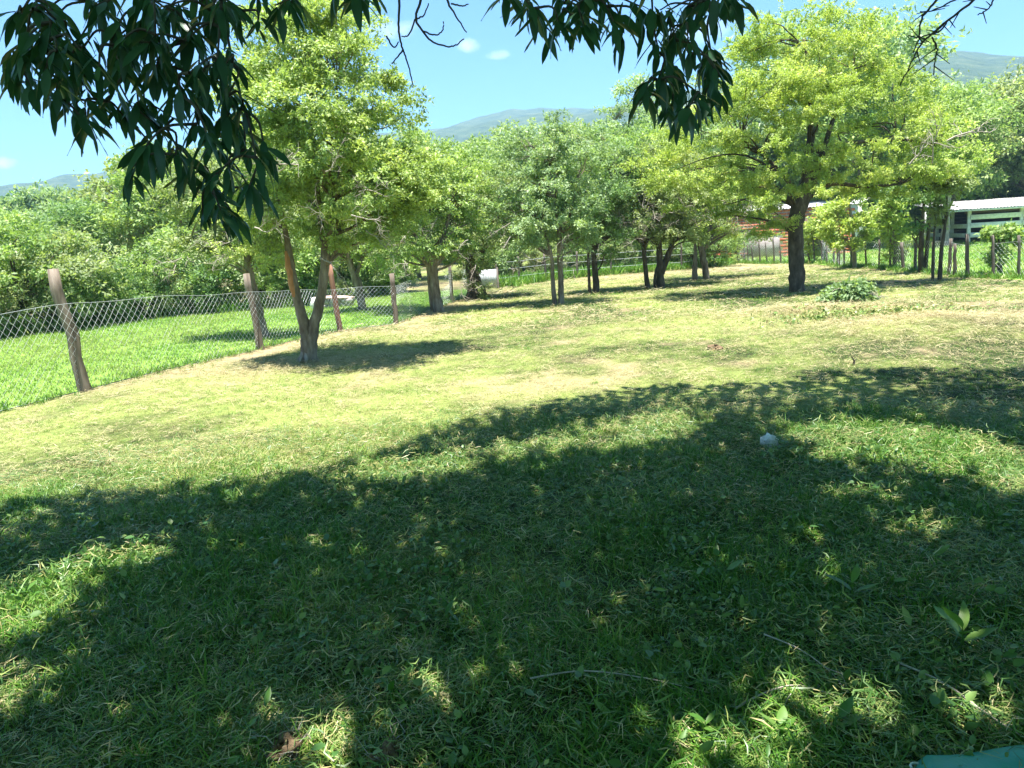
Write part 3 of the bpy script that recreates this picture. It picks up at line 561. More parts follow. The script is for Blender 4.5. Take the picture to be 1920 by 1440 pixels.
def stems_mesh(name, stems, mat, cen=None, rs=None, n_max=90, r0=.022):
    acc = Acc()
    for s in stems:
        s = np.array(s, float)
        q = smooth_pts(s, 5)
        q[2:-1, :2] += rng.normal(size=(len(q) - 3, 2)) * q[2:-1, 3:4] * .05
        acc.tube(q[:, :3], np.maximum(q[:, 3], .006), 9, .05)
    if cen is not None: limbs(acc, stems, cen, rs, r0, n_max)
    return acc.mesh(name, mat, True)
def tree(key, name, label, cat, n_clump, n_sprig, n_leaf, L, pal, bark='bark', group=None, droop=.25, rc=.42, yellow=.35, seed=0):
    sp = TREES[key]; rs = np.random.default_rng(100 + seed)
    b = sp['base']; root = empty(name, (b[0], b[1], float(height(b[0], b[1]))))
    me, cen = leaf_cloud('crown', sp['lobes'], n_clump, n_sprig, n_leaf, L, PAL[pal], rs, M['leaf'], droop, rc, yellow)
    obj('trunk', stems_mesh('trunk', sp['stems'], M[bark], cen, rs), root)
    obj('crown', me, root)
    return tag(root, label, cat, group)
G1 = 'trees scattered over the mown field'
t1 = tree('forked', 'forked_tree', 'tall leafy tree with forked trunk and orange bark patch beside the left fence', 'tree', 270, 11, 44, .058, 'mixed', 'bark', G1, .3, .40, .33, 1)
tree('fenceback', 'lawn_tree', 'tree with thick leaning trunk just behind the second fence post from left', 'tree', 95, 9, 30, .08, 'olive', 'bark', 'trees on the lawn', .3, .42, .32, 2)
tree('lawn', 'lawn_tree', 'small tree leaning left on the lawn near the stone slab', 'tree', 70, 9, 33, .076, 'olive', 'bark', 'trees on the lawn', .3, .45, .35, 3)
tree('pair', 'field_tree', 'tree with thick straight trunk and thin dark second stem at the lawn corner', 'tree', 130, 9, 36, .076, 'spring', 'bark', G1, .4, .48, .33, 4)
tree('gnarled', 'gnarled_tree', 'gnarled tree with vine-covered flaring base beside the grey sheet', 'tree', 100, 9, 33, .076, 'olive', 'bark_dark', G1, .4, .45, .32, 5)
tree('twin', 'field_tree', 'tree with pale slim trunk and shorter twin in the middle of the row', 'tree', 120, 9, 36, .076, 'grey', 'bark', G1, .3, .46, .36, 6)
tree('dark', 'field_tree', 'dark double-trunked tree just right of the pale slim one', 'tree', 110, 9, 36, .076, 'deep', 'bark_dark', G1, .3, .46, .36, 7)
tree('slim', 'field_tree', 'slender tree with narrow Y fork left of the V-shaped tree', 'tree', 70, 9, 33, .076, 'olive', 'bark_dark', G1, .3, .42, .38, 8)
tree('vee', 'field_tree', 'V-shaped dark trunked tree in the back row', 'tree', 85, 9, 33, .076, 'olive', 'bark_dark', G1, .3, .42, .42, 9)
tree('leaning', 'field_tree', 'leaning tree with ivy-wrapped second stem before the brick shed', 'tree', 90, 9, 36, .076, 'gold', 'bark', G1, .2, .45, .3, 10)
big = tree('big', 'spreading_tree', 'big spreading yellow-green tree with stout dark trunk on the right', 'tree', 225, 13, 56, .062, 'gold', 'bark_dark', G1, .15, .50, .34, 11)
tree('tier', 'tiered_sapling', 'sapling with tiers of bright feathery leaves by the right fence', 'sapling', 90, 7, 12, .12, 'gold', 'bark_pale', None, .15, .35, .4, 12)
tree('vinepost', 'climbing_vine', 'light green vine climbing a stake of the right fence', 'vine', 40, 8, 12, .12, 'gold', 'bark', None, .3, .3, .35, 13)
tree('double', 'slender_tree', 'slender double-stemmed tree standing in the right fence line', 'tree', 60, 8, 14, .11, 'deep', 'bark_dark', None, .3, .4, .3, 14)
tree('stem', 'slender_tree', 'thin crooked stems just right of the double-stemmed fence tree', 'tree', 35, 8, 14, .11, 'olive', 'bark_dark', None, .3, .4, .3, 15)
tree('pale', 'pale_tree', 'tree with tall pale trunk in front of the white stable', 'tree', 90, 9, 16, .2, 'gold', 'bark_pale', None, .3, .8, .35, 16)
tree('papaya', 'umbrella_sapling', 'small sapling with umbrella-like leaves at the far right fence', 'sapling', 30, 8, 10, .13, 'spring', 'post_grey', None, .3, .3, .4, 17)
tree('yellow', 'young_tree', 'young yellow-green tree behind the stout trunk on the right', 'tree', 50, 8, 14, .13, 'gold', 'bark', None, .3, .4, .35, 18)

# orange peeling bark on the forked tree, and roots flaring at its foot
acc = Acc()
st = np.array(TREES['forked']['stems'][0]); q = smooth_pts(st, 8)
sel = q[(q[:, 2] > .95) & (q[:, 2] < 1.75)]
acc.tube(sel[:, :3] + np.array([-.028, -.035, 0]), np.maximum(sel[:, 3] * np.interp(np.arange(len(sel)), [0, 2, len(sel) - 3, len(sel) - 1], [.5, .82, .82, .5]), .02), 10, .1)
o = obj('peeling_bark', acc.mesh('peeling_bark', M['bark_orange'], True), t1); o['label'] = 'orange patch of peeling bark'
acc = Acc()
for k in range(7):
    a = k * .9 + .3; d = np.array([math.cos(a), math.sin(a), 0]); l = random.uniform(.22, .34)
    acc.tube(smooth_pts([d * .03 + [0, 0, .34], d * .07 + [0, 0, .13], d * l * .62 + [0, 0, -.03]], 4), np.linspace(.05, .02, 9), 7, .06)
o = obj('root_flare', acc.mesh('root_flare', M['bark_pale'], True), t1); o['label'] = 'pale flaring roots at the foot of the trunk'

# dead grey branches in the big tree
def dead_fan(acc, o, d, L, depth, rs, r):
    d = np.asarray(d, float) / np.linalg.norm(d); p = [np.asarray(o, float)]
    for k in range(5):
        d = d + rs.normal(size=3) * .22; d /= np.linalg.norm(d); p.append(p[-1] + d * L / 5)
    acc.tube(p, np.linspace(r, r * .35, 6), 4)
    if depth:
        for k in range(1, 6):
            dead_fan(acc, p[k], d + rs.normal(size=3) * .8, L * rs.uniform(.45, .7), depth - 1, rs, r * .5)
rs = np.random.default_rng(5)
acc = Acc()
for o3, d3, L3 in (((2.5, -1.2, 2.75), (-.1, -.3, 1), .8), ((2.75, -1.3, 3.2), (.8, -.3, .35), .8), ((1.9, -1.4, 2.75), (.3, -.3, .5), .5)):
    dead_fan(acc, o3, d3, L3, 2, rs, .02)
o = obj('dead_branch', acc.mesh('dead_branch', M['dead']), big); o['label'] = 'bare grey dead branches amid the leaves'
# dry twigs hanging under the crowns
rs = np.random.default_rng(6)
for root in [o for o in C.objects if o.type == 'EMPTY' and o.name.split('.')[0] in ('field_tree', 'gnarled_tree', 'forked_tree', 'lawn_tree')]:
    crown = [c for c in root.children if c.name.startswith('crown')][0]
    bb = np.array([v[:] for v in crown.bound_box]); lo, hi = bb.min(0), bb.max(0)
    acc = Acc()
    for k in range(9):
        p = np.array([rs.uniform(.25, .75) * (hi[0] - lo[0]) + lo[0], rs.uniform(.05, .5) * (hi[1] - lo[1]) + lo[1], lo[2] + (hi[2] - lo[2]) * rs.uniform(.08, .38)])
        dead_fan(acc, p, (rs.normal(), -.6, -.3 + rs.normal() * .4), rs.uniform(.35, .6), 2, rs, .009)
    o = obj('dry_twigs', acc.mesh('dry_twigs', M['dead']), root); o['label'] = 'pale dry twigs tangled under the crown'; o['kind'] = 'stuff'

# ------------------------------------------------------------------ hedge, bushes and the wood behind
def proto_bush(seed, rx, h, pal, L, n):
    rs = np.random.default_rng(seed)
    lob = [(0, 0, h * .5, rx, rx, h * .48)] + [(rs.uniform(-.7, .7) * rx, rs.uniform(-.6, .6) * rx, h * rs.uniform(.3, .85), rx * .5, rx * .5, h * .28) for k in range(6)]
    me, cen = leaf_cloud('foliage', lob, n, 9, 16, L, PAL[pal], rs, M['leaf'], .3, .5, .36)
    sm = stems_mesh('stem', [[(0, 0, -.1, .05), (rs.uniform(-.1, .1), 0, h * .3, .04), (rs.uniform(-.3, .3), 0, h * .7, .02)] for k in range(3)], M['bark_dark'], cen, rs, 25)
    return me, sm
def proto_tree(seed, rx, h, pal, L, n, tall=.55, yellow=.36):
    rs = np.random.default_rng(seed)
    lob = [(0, 0, h * .62, rx * .8, rx * .8, h * .32)]
    for k in range(8):
        a = rs.uniform(0, 6.28); q = rs.uniform(.25, .8) * rx
        lob.append((math.cos(a) * q, math.sin(a) * q, h * rs.uniform(.38, .85), rx * .45, rx * .45, h * .15))
    me, cen = leaf_cloud('crown', lob, n, 9, 16, L, PAL[pal], rs, M['leaf'], .3, .85, yellow)
    sm = stems_mesh('trunk', [[(0, 0, -.2, .2), (.1, 0, h * .25, .15), (-.1, .1, h * .5, .1), (.1, 0, h * .85, .03)]], M['bark'], cen, rs, 40, .05)
    return me, sm
bushes = [proto_bush(51, 1.5, 2.7, 'olive', .12, 85), proto_bush(52, 1.3, 2.3, 'deep', .12, 80), proto_bush(53, 1.6, 3.0, 'spring', .13, 85)]
trees_p = [proto_tree(61, 2.6, 7.2, 'spring', .2, 120), proto_tree(62, 2.9, 7.8, 'grey', .21, 125), proto_tree(63, 2.4, 6.6, 'deep', .2, 115), proto_tree(64, 3.0, 8.0, 'olive', .22, 125)]
def put(kind, p, x, y, s, rz, label, cat, group, sz=1.0):
    r = empty({'bush': 'bush', 'tree': 'woodland_tree'}[cat], (x, y, float(height(x, y)))); r.rotation_euler = (0, 0, rz); r.scale = (s, s, s * sz)
    me, sm = p
    obj('foliage' if cat == 'bush' else 'crown', me, r); obj('stem' if cat == 'bush' else 'trunk', sm, r)
    return tag(r, label, cat, group)
hl = np.array([(-19, 14.5), (-13.6, 18.6), (-10.6, 23.2), (-6.5, 24.6), (-3.9, 28.6)])
seg = np.concatenate([[0], np.cumsum(np.linalg.norm(np.diff(hl, axis=0), axis=1))])
for i, s in enumerate(np.arange(.4, seg[-1], 1.45)):
    x = np.interp(s, seg, hl[:, 0]); y = np.interp(s, seg, hl[:, 1])
    put('bush', bushes[[0, 1, 2, 1, 0, 2][i % 6]], x + random.uniform(-.3, .3), y + random.uniform(.6, 1.3), random.uniform(.72, 1.02), random.uniform(0, 6.3),
        'dense bush in the tangled hedge along the far side of the left lawn', 'bush', 'hedge bushes beyond the left lawn')
for i, s in enumerate(np.arange(.2, seg[-1], 1.15)):
    x = np.interp(s, seg, hl[:, 0]); y = np.interp(s, seg, hl[:, 1])
    put('bush', bushes[[1, 2, 1, 0][i % 4]], x + random.uniform(-.2, .2), y + random.uniform(.15, .5), random.uniform(.36, .56), random.uniform(0, 6.3),
        'low bush at the foot of the tangled hedge beyond the left lawn', 'bush', 'low bushes at the foot of the hedge')
for i in range(13):
    x = -1.2 + i * .95; y = 33.6 + random.uniform(-.5, .8) + .06 * i
    if x > 9.8: continue
    put('bush', bushes[i % 3], x, y, random.uniform(.55, .8), random.uniform(0, 6.3), 'bush among tall weeds at the far end of the field', 'bush', 'bushes at the far end of the field')
for (x, y, s, l) in ((12.0, 40.2, .55, 'bush growing against the left part of the red brick shed'), (14.9, 38.4, .5, 'bush growing against the right part of the red brick shed')):
    put('bush', bushes[1], x, y, s, 1.3 * x, l, 'bush', None)
wood = [(-27, 27, 1, .5), (-24, 31, 0, .5), (-21, 34, 1, .6), (-18, 33, 2, .78), (-16.5, 36, 3, .95), (-13.5, 33, 0, .95), (-12, 40, 1, 1.1), (-9.5, 35, 2, 1.0), (-8, 42, 3, 1.1), (-6, 34, 0, .9), (-4.5, 40, 2, 1.0), (-30, 44, 2, .65), (-33, 34, 3, .5), (-36, 45, 0, .6)]
for (x, y, k, s) in wood:
    put('tree', trees_p[k], x, y, s, random.uniform(0, 6.3), 'leafy tree in the dense wood behind the left hedge', 'tree', 'trees of the wood behind the left hedge', .92)
midw = [(-2, 39, 0, 0.90), (.5, 43, 1, 1.00), (2.5, 38.5, 2, 0.86), (4.5, 42, 3, 0.95), (6.5, 39, 0, 0.93), (8.6, 43.5, 1, 1.06), (10.5, 46, 2, 1.06), (5.5, 48, 1, 1.11), (0, 49, 3, 1.06)]
for (x, y, k, s) in midw:
    put('tree', trees_p[k], x, y, s, random.uniform(0, 6.3), 'leafy tree in the wood beyond the far end of the field', 'tree', 'trees of the wood beyond the field')
rw = [(19.8, 46.5, 1, 1.75), (14.5, 49, 2, 1.5), (19.5, 43, 0, 1.22), (22, 50, 3, 1.41), (26, 58, 1, 1.47), (31, 54, 0, 1.41), (34, 60, 2, 1.54), (38, 56, 3, 1.47), (42, 62, 0, 1.54), (37, 66, 1, 1.66), (47, 58, 1, 1.41), (30, 64, 3, 1.66), (44, 50, 2, 1.28)]
for i, (x, y, k, s) in enumerate(rw):
    if i < 2: put('tree', trees_p[k], x, y, s, 1.0 + i, ['tall blue-green tree rising behind the big spreading tree', 'dark leafy tree standing between the stable and the big spreading tree'][i], 'tree', 'trees behind the right fence')
    else: put('tree', trees_p[k], x, y, s, random.uniform(0, 6.3), 'leafy tree in the wood rising behind the white stable', 'tree', 'trees of the wood behind the stable')
# one tall thin tree standing above the others
rs = np.random.default_rng(77)
r = empty('sparse_tree', (7.9, 45, 0))
me, cen = leaf_cloud('crown', [(0, 0, 8.6, 1.6, 1.6, 1.6), (-1.2, 0, 7.8, 1.0, 1, .8), (.9, 0, 7.0, 1.3, 1.2, 1.2)], 70, 7, 9, .2, PAL['grey'], rs, M['leaf'], .2, .7, .45)
obj('trunk', stems_mesh('trunk', [[(0, 0, -.1, .16), (.1, 0, 3, .12), (0, 0, 6, .08), (.2, 0, 9, .03)], [(.05, 0, 4.5, .08), (-.6, 0, 6.3, .05), (-1.3, 0, 8, .02)]], M['bark_pale'], cen, rs, 60, .04), r)
obj('crown', me, r); tag(r, 'tall thin tree with sparse crown rising over the middle row', 'tree')

# ------------------------------------------------------------------ scattering
def scatter(name, P, rot, scl, pick, tint, protos, label, cat, parent=None):
    me = bpy.data.meshes.new(name); n = len(P)
    me.vertices.add(n); me.vertices.foreach_set('co', np.asarray(P, np.float32).ravel())
    def at(nm, ty, key, v):
        a = me.attributes.new(nm, ty, 'POINT'); a.data.foreach_set(key, np.ascontiguousarray(v).ravel())
    at('rot', 'FLOAT_VECTOR', 'vector', np.asarray(rot, np.float32)); at('scl', 'FLOAT', 'value', np.asarray(scl, np.float32))
    at('pick', 'INT', 'value', np.asarray(pick, np.int32)); at('tint', 'FLOAT', 'value', np.asarray(tint, np.float32))
    pc = bpy.data.collections.new(name + '_pieces')
    for k, pm in enumerate(protos): pc.objects.link(bpy.data.objects.new('%s_piece_%02d' % (name, k), pm))
    o = bpy.data.objects.new(name, me); C.objects.link(o)
    if parent: o.parent = parent
    ng = bpy.data.node_groups.new(name + '_scatter', 'GeometryNodeTree')
    ng.interface.new_socket('Geometry', in_out='INPUT', socket_type='NodeSocketGeometry')
    ng.interface.new_socket('Geometry', in_out='OUTPUT', socket_type='NodeSocketGeometry')
    N = ng.nodes; L = ng.links
    gi = N.new('NodeGroupInput'); go = N.new('NodeGroupOutput'); ip = N.new('GeometryNodeInstanceOnPoints'); ci = N.new('GeometryNodeCollectionInfo')
    ci.inputs['Collection'].default_value = pc; ci.inputs['Separate Children'].default_value = True; ci.inputs['Reset Children'].default_value = True
    def na(nm, ty):
        q = N.new('GeometryNodeInputNamedAttribute'); q.data_type = ty; q.inputs['Name'].default_value = nm; return q.outputs['Attribute']
    L.new(gi.outputs[0], ip.inputs['Points']); L.new(ci.outputs[0], ip.inputs['Instance']); ip.inputs['Pick Instance'].default_value = True
    L.new(na('pick', 'INT'), ip.inputs['Instance Index']); L.new(na('rot', 'FLOAT_VECTOR'), ip.inputs['Rotation']); L.new(na('scl', 'FLOAT'), ip.inputs['Scale'])
    L.new(ip.outputs[0], go.inputs[0])
    md = o.modifiers.new('scatter', 'NODES'); md.node_group = ng
    return tag(o, label, cat, kind='stuff')

# wooded lower slopes far behind, read as one mass
rs = np.random.default_rng(81)
n = 1500
a_ = rs.uniform(-46, 46, n); r_ = rs.uniform(72, 420, n)
xw, yw = r_ * np.sin(np.radians(a_)), r_ * np.cos(np.radians(a_))
zw = np.maximum(hill_z(a_, r_), -.3) - .5
zw = np.where(r_ < 130, -.2, zw)
pm = []
for k, pl in enumerate(('grey', 'deep', 'spring')):
    q = np.random.default_rng(90 + k)
    pm.append(leaf_cloud('far_crown', [(0, 0, 3.4, 3, 3, 3.2)] + [(q.uniform(-2, 2), q.uniform(-2, 2), q.uniform(2, 5.5), 1.6, 1.6, 1.3) for j in range(5)], 90, 9, 16, .32, PAL[pl], q, M['leaf'], .2, 1.3, .33)[0])
scatter('woodland', np.stack([xw, yw, zw], 1), np.stack([a_ * 0, a_ * 0, rs.uniform(0, 6.3, n)], 1), rs.uniform(.8, 1.4, n) * (1 + r_ / 900), rs.integers(0, 3, n), a_ * 0, pm, 'far-off green woodland covering the foot of the hills', 'woodland')

# ------------------------------------------------------------------ fences
def hpt(x, y, dz=0): return (x, y, float(height(x, y)) + dz)
def post_mesh(dx, dy, h, r, mat, n=9):
    k = 7; t = np.linspace(0, 1, k)
    P = np.stack([dx * t, dy * t, -.12 + (h + .12) * t], 1); P[1:-1, :2] += rng.normal(size=(k - 2, 2)) * r * .12
    rd = r * (1.08 - .16 * t) * (1 + rng.normal(size=k) * .04)
    P = np.vstack([P, P[-1] + [0, 0, .004]]); rd = np.append(rd, .002)
    a = Acc(); a.tube(P, rd, n, .04); return a.mesh('post', mat, False)
def chain(acc, poly, tops, cell, r, bottom=.02, sag=.05, nseg=5):
    poly = np.asarray(poly, float); sl = np.concatenate([[0], np.cumsum(np.linalg.norm(np.diff(poly, axis=0), axis=1))]); Lt = sl[-1]
    def at(u, v):
        x = np.interp(u, sl, poly[:, 0]); y = np.interp(u, sl, poly[:, 1])
        tp = np.interp(u, sl, tops) - .05 * np.sin(u * 1.7) ** 2 * .5
        nx = (fbm(u * .9, v * 1.5, 71, 2) - .5) * sag * 2
        return np.stack([x + nx, y, height(x, y) + bottom + v * (tp - bottom)], -1)
    hm = float(np.mean(tops)) - bottom
    for sgn in (1, -1):
        for u0 in np.arange(-hm, Lt + hm, cell):
            v = np.linspace(0, 1, nseg + 1); u = u0 + sgn * v * hm
            ok = (u >= 0) & (u <= Lt)
            if ok.sum() < 2: continue
            acc.tube(at(u[ok], v[ok]), r, 3)
    for v in (0.0, 1.0):
        u = np.arange(0, Lt, .35); acc.tube(at(u, np.full(len(u), v)), r * 1.15, 4)
fl = empty('chain_link_fence', hpt(-5.63, 9.99)); tag(fl, 'chain-link fence on leaning wooden posts between the lawn and the field', 'fence')
bx = Vector(fl.location)
LP = [(-8.07, 2.83, -.1, 0, 1.55, .075, 'post'), (-6.85, 6.41, -.1, 0, 1.5, .075, 'post'), (-5.63, 9.99, -.15, 0, 1.61, .075, 'post'), (-4.41, 13.57, -.11, 0, 1.35, .062, 'post'), (-3.58, 16.27, -.08, 0, 1.42, .06, 'post_red'), (-2.5, 17.07, 0, 0, 1.12, .06, 'post'), (-1.58, 22.24, 0, 0, 1.05, .05, 'post_grey'), (-.95, 27.8, 0, 0, 1.0, .05, 'post_grey')]
for (x, y, dx, dy, h, r, mt) in LP:
    o = obj('post', post_mesh(dx, dy, h, r, M[mt]), fl); o.location = Vector(hpt(x, y)) - bx
acc = Acc(); chain(acc, [(a[0] + .03 + a[2] * .4, a[1] - a[5]) for a in LP], [1.1, 1.12, 1.17, 1.04, .9, .87, .9, .85], .105, .0021)
o = obj('wire_mesh', acc.mesh('wire_mesh', M['wire']), fl); o.location = -bx
fr = empty('post_fence', hpt(12.1, 22)); tag(fr, 'fence of thin wooden posts with sagging wire mesh before the right pasture', 'fence')
bx = Vector(fr.location)
RP = [(12.6, 14.0), (12.5, 16.3), (12.47, 18.65), (12.3, 19.35), (11.95, 19.9), (12.04, 20.9), (12.1, 22.4), (12.2, 23.6), (12.19, 24.4), (12.19, 25.14), (12.15, 25.94), (12.0, 26.8), (12.0, 27.3), (12.3, 28.6), (12.5, 30.0), (12.65, 30.8), (12.6, 32.0), (12.3, 33.2), (12.0, 34.4), (11.66, 35.3), (11.4, 36.2), (11.2, 37.1)]
RQ = []
for (p0, p1) in zip(RP[:-1], RP[1:]):
    RQ.append(p0)
    if math.dist(p0, p1) > .9: RQ.append(((p0[0] + p1[0]) / 2 + random.uniform(-.06, .06), (p0[1] + p1[1]) / 2 + random.uniform(-.15, .15)))
RQ.append(RP[-1])
for i, (x, y) in enumerate(RQ):
    h = random.uniform(.85, 1.2); r = random.uniform(.025, .048)
    if i in (3, 12): r = .05
    o = obj('post', post_mesh(random.uniform(-.09, .02), random.uniform(-.04, .04), h, r, M['post_grey'], 7), fr); o.location = Vector(hpt(x, y)) - bx
acc = Acc(); chain(acc, RP, [.9 + .06 * math.sin(i * 1.3) for i in range(len(RP))], .12, .0021, .05, .06, 4)
o = obj('wire_mesh', acc.mesh('wire_mesh', M['wire']), fr); o.location = -bx
fb = empty('wire_fence', hpt(3, 31.8)); tag(fb, 'thin wire fence half lost in tall weeds at the far end of the field', 'fence')
bx = Vector(fb.location)
BP = [(-.35, 27.9), (.5, 29.2), (1.6, 30.4), (2.9, 31.4), (4.4, 32.2), (6.0, 32.8), (7.6, 33.3), (9.2, 34.8), (10.4, 36.4)]
for (x, y) in BP:
    o = obj('post', post_mesh(random.uniform(-.05, .05), 0, random.uniform(.95, 1.15), .04, M['post_grey'], 6), fb); o.location = Vector(hpt(x, y)) - bx
for zz in (.35, .65, .92):
    acc = Acc(); acc.tube([hpt(x, y, zz + random.uniform(-.02, .02)) for x, y in BP], .006, 4)
    o = obj('wire', acc.mesh('wire', M['wire']), fb); o.location = -bx

# ------------------------------------------------------------------ grey corrugated sheet by the gnarled tree
def corr(Lx, Lz, n, amp, th):
    x = np.linspace(0, Lx, n); y = amp * np.sin(x / Lx * n / 6 * 2 * np.pi)
    V = []; 
    for yy in (0, th):
        for z in (0, Lz): V.append(np.stack([x, y + yy, np.full(n, z)], 1))
    V = np.concatenate(V); F = []
    for i in range(n - 1):
        a, b, c, d = i, n + i, 2 * n + i, 3 * n + i
        F += [[a, a + 1, b + 1, b], [c, d, d + 1, c + 1], [b, b + 1, d + 1, d], [a, c, c + 1, a + 1]]
    F += [[0, n, 3 * n, 2 * n], [n - 1, 3 * n - 1, 4 * n - 1, 2 * n - 1]]
    return V, np.array(F)
M['grey_sheet'] = noise_mat('grey_sheet', [(.3, (.3, .31, .32)), (.6, (.48, .49, .5)), (.8, (.58, .58, .57))], 3, 7, .6, .1, (1, 1, .3), spec=.4)
V, F = corr(.62, .66, 43, .012, .003)
sh = empty('metal_sheet', hpt(-.93, 27.5)); tag(sh, 'grey corrugated metal sheet standing beside the gnarled tree', 'metal sheet')
obj('panel', mesh_of('panel', V, F, M['grey_sheet']), sh, (0, 0, .04))
a = Acc(); a.tube([(-.03, .03, -.1), (-.03, .03, .8), (-.03, .03, .803)], [.03, .028, .001], 7); obj('stake', a.mesh('stake', M['post_grey']), sh)
a = Acc(); a.tube([(.66, .03, -.1), (.66, .03, .76), (.66, .03, .763)], [.03, .028, .001], 7); obj('stake', a.mesh('stake', M['post_grey']), sh)
sh.rotation_euler = (0, 0, .08)

# ------------------------------------------------------------------ low stone bench with pinkish slab on the lawn
def lump(rs, sx, sy, sz, n=7, m=10, rough=.16):
    th = np.linspace(0, np.pi, n); ph = np.arange(m) * 2 * np.pi / m
    T, Pp = np.meshgrid(th, ph, indexing='ij')
    rad = 1 + rough * rs.normal(size=T.shape); rad[0] = rad[0, 0]; rad[-1] = rad[-1, 0]
    V = np.stack([sx * rad * np.sin(T) * np.cos(Pp), sy * rad * np.sin(T) * np.sin(Pp), sz * rad * np.cos(T)], -1).reshape(-1, 3)
    i = np.arange(n - 1)[:, None] * m; j = np.arange(m)[None, :]; j2 = (j + 1) % m
    return V, np.stack([i + j, i + m + j, i + m + j2, i + j2], -1).reshape(-1, 4)
M['stone'] = noise_mat('rubble_stone', [(.3, (.2, .18, .17)), (.6, (.4, .37, .35)), (.8, (.55, .51, .48))], 9, 7, .9, .5)
M['slab'] = noise_mat('pink_slab', [(.3, (.42, .27, .22)), (.6, (.6, .42, .36)), (.8, (.7, .55, .49))], 5, 7, .85, .3)
M['white_stone'] = noise_mat('white_stone', [(.3, (.5, .48, .45)), (.6, (.75, .73, .7)), (.8, (.82, .81, .79))], 12, 7, .85, .4, spec=.3)
rs = np.random.default_rng(3)
be = empty('stone_bench', hpt(-5.15, 23.1)); tag(be, 'low rubble stone bench with pinkish slab top on the lawn', 'bench')
sm = [mesh_of('stone', *lump(rs, .11, .10, .085), M['stone']) for k in range(4)]
for row in range(2):
    for k in range(6):
        for q in (-.16, .16):
            o = obj('stone', sm[(k + row) % 4], be, (-.42 + k * .17 + row * .05, q, .07 + row * .125)); o.rotation_euler = (rs.uniform(0, 6), rs.uniform(-.3, .3), rs.uniform(0, 6))
a = Acc(); sl = mesh_of('slab', *lump(rs, .62, .33, .05, 6, 16, .04), M['slab']); o = obj('slab', sl, be, (0, 0, .31)); o.rotation_euler = (0, .05, 0)
o = tag(obj('white_block', mesh_of('white_block', *lump(rs, .13, .12, .2, 7, 9, .09), M['white_stone']), None, hpt(-5.72, 22.9, .17)), 'upright white stone at the left end of the stone bench', 'stone')

# ------------------------------------------------------------------ white stable on the right
M['dark_wood'] = noise_mat('dark_boards', [(.3, (.035, .028, .022)), (.6, (.08, .062, .048)), (.8, (.13, .1, .08))], 5, 7, .9, .4, (1, 1, 6))
M['brown_wood'] = noise_mat('brown_boards', [(.3, (.09, .06, .045)), (.6, (.17, .12, .09)), (.8, (.25, .18, .14))], 5, 7, .9, .4, (1, 1, 6))
U = np.array([.963, -.27, 0]); Vv = np.array([.27, .963, 0]); Wz = np.array([0, 0, 1.0])
C0 = np.array([25.4, 42.4, float(height(25.4, 42.4))])
bn = empty('stable', tuple(C0)); tag(bn, 'open stable with white rails and pale sloping metal roof at right', 'stable')
def bbox(name, c, lu, lv, lw, mat, label=None, tilt=0):
    a = Acc(); a.box((0, 0, 0), U * lu, Vv * lv, Wz * lw); o = obj(name, a.mesh(name, mat), bn); o.location = tuple(c)
    md = o.modifiers.new('edge', 'BEVEL'); md.width = .012; md.segments = 1
    return o
for k in range(5): bbox('post', U * (2.5 * k) + Wz * .9, .17, .17, 1.84, M['white_paint'])
for k in range(1, 4): bbox('post', Vv * (3.2 * k) + Wz * .95, .17, .17, 1.95, M['white_paint'])
for k in range(4):
    for zz in (.45, .98, 1.42): bbox('rail', U * (2.5 * k + 1.25) - Vv * .11 + Wz * (zz + random.uniform(-.015, .015)), 2.42, .045, .26, M['white_paint'])
for k in range(3):
    for zz in (.45, .95): bbox('rail', -U * .11 + Vv * (3.2 * k + 1.6) + Wz * zz, .045, 3.1, .24, M['white_paint'])
bbox('beam', U * 5 + Vv * .12 + Wz * 1.72, 10.4, .06, .2, M['brown_wood'])
for k in range(11): bbox('back_board', U * 5 + Vv * 6.5 + Wz * (.12 + .2 * k), 10.0, .04, .192, M['dark_wood'])
for k in range(6): bbox('partition', U * (2.5 * (k % 3) + 2.5) + Vv * 3.5 + Wz * (.3 + .55 * (k // 3)), .05, 5.5, .5, M['dark_wood'])
# roof of corrugated sheets, each its own piece
slope = .062
for k in range(13):
    V, F = corr(.98, 9.4, 37, .018, .004)
    u0 = -1.3 + k * .95
    W = U[None] * (V[:, 0:1] + u0) + Vv[None] * (V[:, 2:3] - .75) + Wz[None] * (1.86 + slope * V[:, 2:3] + V[:, 1:2] + (k % 2) * .006)
    obj('roof_sheet', mesh_of('roof_sheet', W, F, M['tin']), bn)
bbox('eave_board', U * 4.8 - Vv * .7 + Wz * 1.79, 12.2, .03, .1, M['white_paint'])

# ------------------------------------------------------------------ brick shed between the trees
M['brick'] = noise_mat('red_brick', [(.3, (.36, .09, .045)), (.55, (.52, .16, .08)), (.75, (.6, .25, .15))], 9, 7, .9, .4)
M['mortar'] = noise_mat('mortar', [(.3, (.5, .46, .4)), (.7, (.74, .7, .62))], 12, 7, .95, .4)
M['plaster'] = noise_mat('rough_plaster', [(.3, (.2, .17, .16)), (.6, (.34, .3, .28)), (.8, (.44, .4, .37))], 3, 8, .95, .4)
A0 = np.array([10.6, 42.2, 0.0]); A1 = np.array([17.2, 38.0, 0.0]); ub = (A1 - A0) / np.linalg.norm(A1 - A0); vb = np.array([-ub[1], ub[0], 0]); Lb = np.linalg.norm(A1 - A0)
bs = empty('brick_shed', (A0[0], A0[1], float(height(*A0[:2])))); tag(bs, 'red brick shed half hidden behind the trees and fence', 'shed')
def sbox(name, c, lu, lv, lw, mat):
    a = Acc(); a.box((0, 0, 0), ub * lu, vb * lv, Wz * lw); o = obj(name, a.mesh(name, mat), bs); o.location = tuple(c); return o
